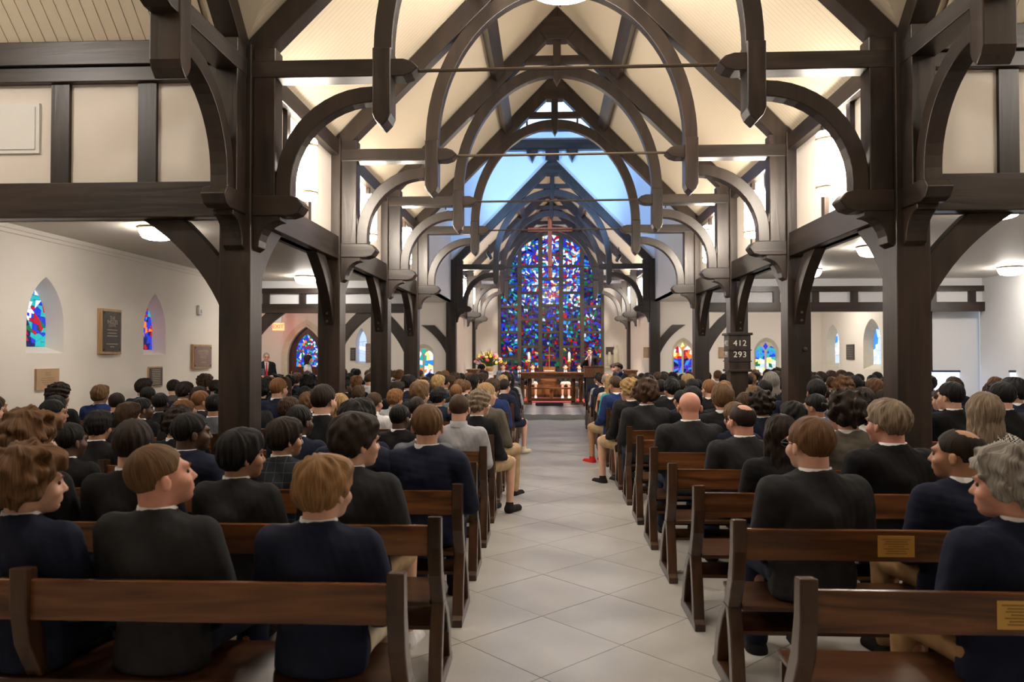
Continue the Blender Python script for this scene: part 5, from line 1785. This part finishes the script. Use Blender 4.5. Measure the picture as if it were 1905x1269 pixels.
seat(1145, 9, 699, 'crew', 'brown', 'tan', 'blue', -5, 'person with cropped brown hair in bright blue suit, bare knee in aisle', legs='khaki', lkind='shorts', shoe='red', facing=.55)
seat(1128, 10, 700, 'long', 'brown', 'fair', 'teal', -5, 'person with long brown hair in teal top near the lectern', kind='shirt', collar=None, legs='blue')
seat(1118, 11, 699, 'long', 'blond', 'fair', 'cream', -5, 'person with long blond hair in cream top near the lectern', kind='sleeveless', collar=None)
seat(1112, 12, 694, 'bald', 'grey', 'ruddy', 'navy', -5, 'balding grey person in navy suit near the lectern')
# the bald head

# ------------------------------------------------------------------ the rest of the pews
fr = random.Random(2024)
HIDDEN = {'L': [(7, 0), (14, 0), (15, 1)], 'R': [(11, 1)], 'WL': [(4, 4), (7, 1), (9, 0), (9, 2), (10, 3), (11, 3), (11, 4), (12, 1), (12, 2), (12, 4), (13, 0), (13, 2), (14, 0), (14, 2), (14, 4), (16, 0), (16, 1), (16, 3), (17, 0), (18, 4)], 'WR': [(5, 2), (5, 3), (5, 4), (5, 5), (6, 4), (6, 5), (7, 1), (7, 2), (7, 4), (7, 5), (8, 2), (8, 5), (9, 0), (9, 2), (9, 3), (11, 1), (11, 4), (12, 1), (12, 2), (12, 3), (12, 5), (13, 0), (13, 2), (15, 1), (15, 3), (16, 5), (17, 0), (17, 2), (17, 3), (17, 4), (17, 5), (18, 2), (18, 5)]}   # (row, seat) that the photograph shows nothing of
ZONES = {'L': ([-.99, -1.50, -2.02, -2.50], range(4, 16), 'left of aisle', 1), 'R': ([.99, 1.50, 2.02, 2.50], range(4, 16), 'right of aisle', -1),
         'WL': ([-3.60, -4.18, -4.76, -5.34, -5.92], range(4, 19), 'by left wall', 1), 'WR': ([3.62, 4.18, 4.74, 5.30, 5.86, 6.40], range(5, 19), 'beyond right posts', -1)}
for zn, (xs, ks, where, sg) in ZONES.items():
    for k in ks:
        for i, x in enumerate(xs):
            hair = fr.choice(['short', 'short', 'floppy', 'floppy', 'curly', 'bowl', 'spiky', 'afro', 'swept', 'bigcurly', 'long', 'crew'])
            hcol = fr.choice(['black'] * 4 + ['darkbrown'] * 5 + ['brown'] * 4 + ['lightbrown'] * 2 + ['blond', 'ginger', 'auburn'])
            skin = fr.choice(['fair'] * 5 + ['tan'] * 2 + ['dark'])
            top = fr.choice(['navy'] * 5 + ['black'] * 4 + ['charcoal'] * 3 + ['blue', 'olive', 'grey', 'ltgrey', 'white'])
            legs = fr.choice(['navy', 'khaki', 'black', 'tan']); dx = fr.uniform(-.05, .05); yw = sg * fr.uniform(-5, 45); sc = fr.uniform(.92, 1.05)
            wide = fr.uniform(.97, 1.05); em = fr.random()
            if skin == 'dark':
                hair, hcol = 'afro', 'black'
            if hair == 'afro':
                hcol = 'black'
            if any(kk == k and abs(tx - x) < .40 for kk, tx in TAKEN) or (k, i) in HIDDEN[zn]:
                continue
            yy = 2.72 + .945 * k + .035
            if zn in ('WL', 'WR') and k > 13 and em < .25:
                continue
            if zn == 'R' and i == 0 and k < 6:
                continue
            if zn in ('L', 'R') and k == 15 and em < .3:
                continue
            person('person, %s %s hair, %s, %s row %s, %s seat' % (HW[hair], HC[hcol], WHO[top], ORD[k], where, ORD[i]),
                   x + dx, yy, SEAT, hair=hair, hcol=hcol, skin=skin, top=top, kind='shirt' if top in ('white', 'ltgrey') else 'jacket',
                   legs=legs, yaw=yw, scale=sc, wide=wide, facing=-math.radians(yw) * .2, collar='white' if hair != 'long' else None)

# ------------------------------------------------------------------ people standing and in the chancel
c = at(495, 700, 20.4)
person('standing person in dark suit and red tie holding a booklet left of the door', c.x, 20.4, -.01, facing=math.pi + .45, hair='bald', hcol='grey', skin='ruddy', top='black', legs='black', pose='stand',
       scale=.985, glasses=True, front=True, tie='red', group='people standing')
bk = tag(MB().box(-.07, .07, -.01, .01, -.11, .11).build('booklet', CL['grey']), 'grey booklet held by the standing person with the red tie', 'booklet')
bk.location = (c.x + .02, 20.4 - .31, 1.18); bk.rotation_euler = (.3, .2, -.4)
c = at(571, 700, 20.9)
person('standing person in white top with dark shoulder-length hair before the arched door', c.x, 20.9, -.01, facing=-math.pi / 2 + .15, hair='bob', hcol='darkbrown', skin='fair', top='white', kind='shirt', legs='black', pose='stand',
       scale=.94, collar=None, group='people standing')
c = at(1097, 700, 23.55)
person('speaker in dark suit with striped pink tie and glasses behind the lectern', c.x, 23.62, PLAT, facing=math.pi, hair='short', hcol='darkbrown', skin='fair', top='black', legs='black', pose='speak', scale=1.0,
       glasses=True, front=True, tie='pink', group='people standing')

cb = thing('clergy_bench', 'long dark bench in front of the altar with people seated', 'bench', (at(1000, 700, 26.6).x, 26.6, PLAT))
box('seat', M['pew_x'], cb, -1.55, 1.55, -.46, -.02, .38, .43); box('backrest', M['pew_x'], cb, -1.55, 1.55, -.02, .03, .45, .82)
for x in (-1.5, -.5, .5, 1.5):
    box('leg', M['pew_z'], cb, x - .04, x + .04, -.42, .03, 0, .38)
for px, hair, hcol, skin, top, tie, lk, lab in (
        (936, 'short', 'lightbrown', 'fair', 'grey', 'red', 'trousers', 'person in grey suit facing the pews, leftmost on the clergy bench'),
        (966, 'floppy', 'black', 'tan', 'navy', 'navy', 'trousers', 'black-haired person in navy suit facing the pews on the clergy bench'),
        (991, 'short', 'brown', 'fair', 'black', None, 'shorts', 'person in dark jacket and shorts holding a sheet behind the table'),
        (1052, 'short', 'darkbrown', 'fair', 'black', 'darkgrey', 'shorts', 'person in dark jacket with grey tie seated behind the table'),
        (1078, 'short', 'brown', 'fair', 'black', 'pink', 'trousers', 'person seated behind the table, half hidden by the lectern')):
    c = at(px, 700, 26.35)
    person(lab, c.x, 26.58, PLAT + .43, facing=math.pi, hair=hair, hcol=hcol, skin=skin, top=top, legs='cream' if lk == 'shorts' else 'charcoal', lkind=lk, shoe='white' if lk == 'shorts' else 'shoe', scale=.95, front=True, tie=tie,
           group='people seated in the chancel')
for s, x, lab in ((-1, -2.22, 'left choir bench below the flowers'), (1, 2.05, 'right choir bench beside the lectern')):
    b = thing('choir_bench', 'dark oak ' + lab, 'bench', (x, 24.2, PLAT))
    box('seat', M['pew_y'], b, -.2, .2, -.75, .85, .38, .43)
    box('leg', M['pew_z'], b, -.18, .18, -.75, -.68, 0, .38); box('leg', M['pew_z'], b, -.18, .18, .78, .85, 0, .38)
for x, y, f_, hair, hcol, skin, top, pt, lab in (
        (-2.42, 23.62, -math.pi / 2, 'floppy', 'black', 'dark', 'maroon', 24, 'bowed black-haired person in maroon jacket below the flowers'),
        (-2.42, 24.08, -math.pi / 2, 'short', 'ginger', 'fair', 'navy', 12, 'ginger-haired person on the left choir bench'),
        (-2.42, 24.54, -math.pi / 2, 'long', 'blond', 'fair', 'pink', 0, 'long blond-haired person on the left choir bench'),
        (2.25, 23.6, math.pi / 2, 'short', 'darkbrown', 'fair', 'blue', 0, 'upright dark-haired person in blue suit on the right choir bench'),
        (2.25, 24.05, math.pi / 2, 'curly', 'brown', 'fair', 'black', 0, 'curly-haired person in the middle of the right choir bench'),
        (2.25, 24.5, math.pi / 2, 'short', 'brown', 'fair', 'black', 24, 'bowed brown-haired person on the right choir bench'),
        (2.25, 24.92, math.pi / 2, 'floppy', 'darkbrown', 'fair', 'navy', 24, 'bowed person at the far end of the right choir bench')):
    person(lab, x, y, PLAT + .43, facing=f_, hair=hair, hcol=hcol, skin=skin, top=top, pitch=pt, scale=.97, kind='shirt' if top == 'pink' else 'jacket', front=False, group='people seated in the chancel')
sh = tag(MB().box(-.08, .08, -.004, .004, -.10, .10).build('service_sheet', CL['ltgrey']), 'pale sheet held by the person in shorts behind the table', 'paper')
c = at(989, 713, 26.05)
sh.location = (c.x, 26.06, c.z + .08); sh.rotation_euler = (.5, 0, 0)
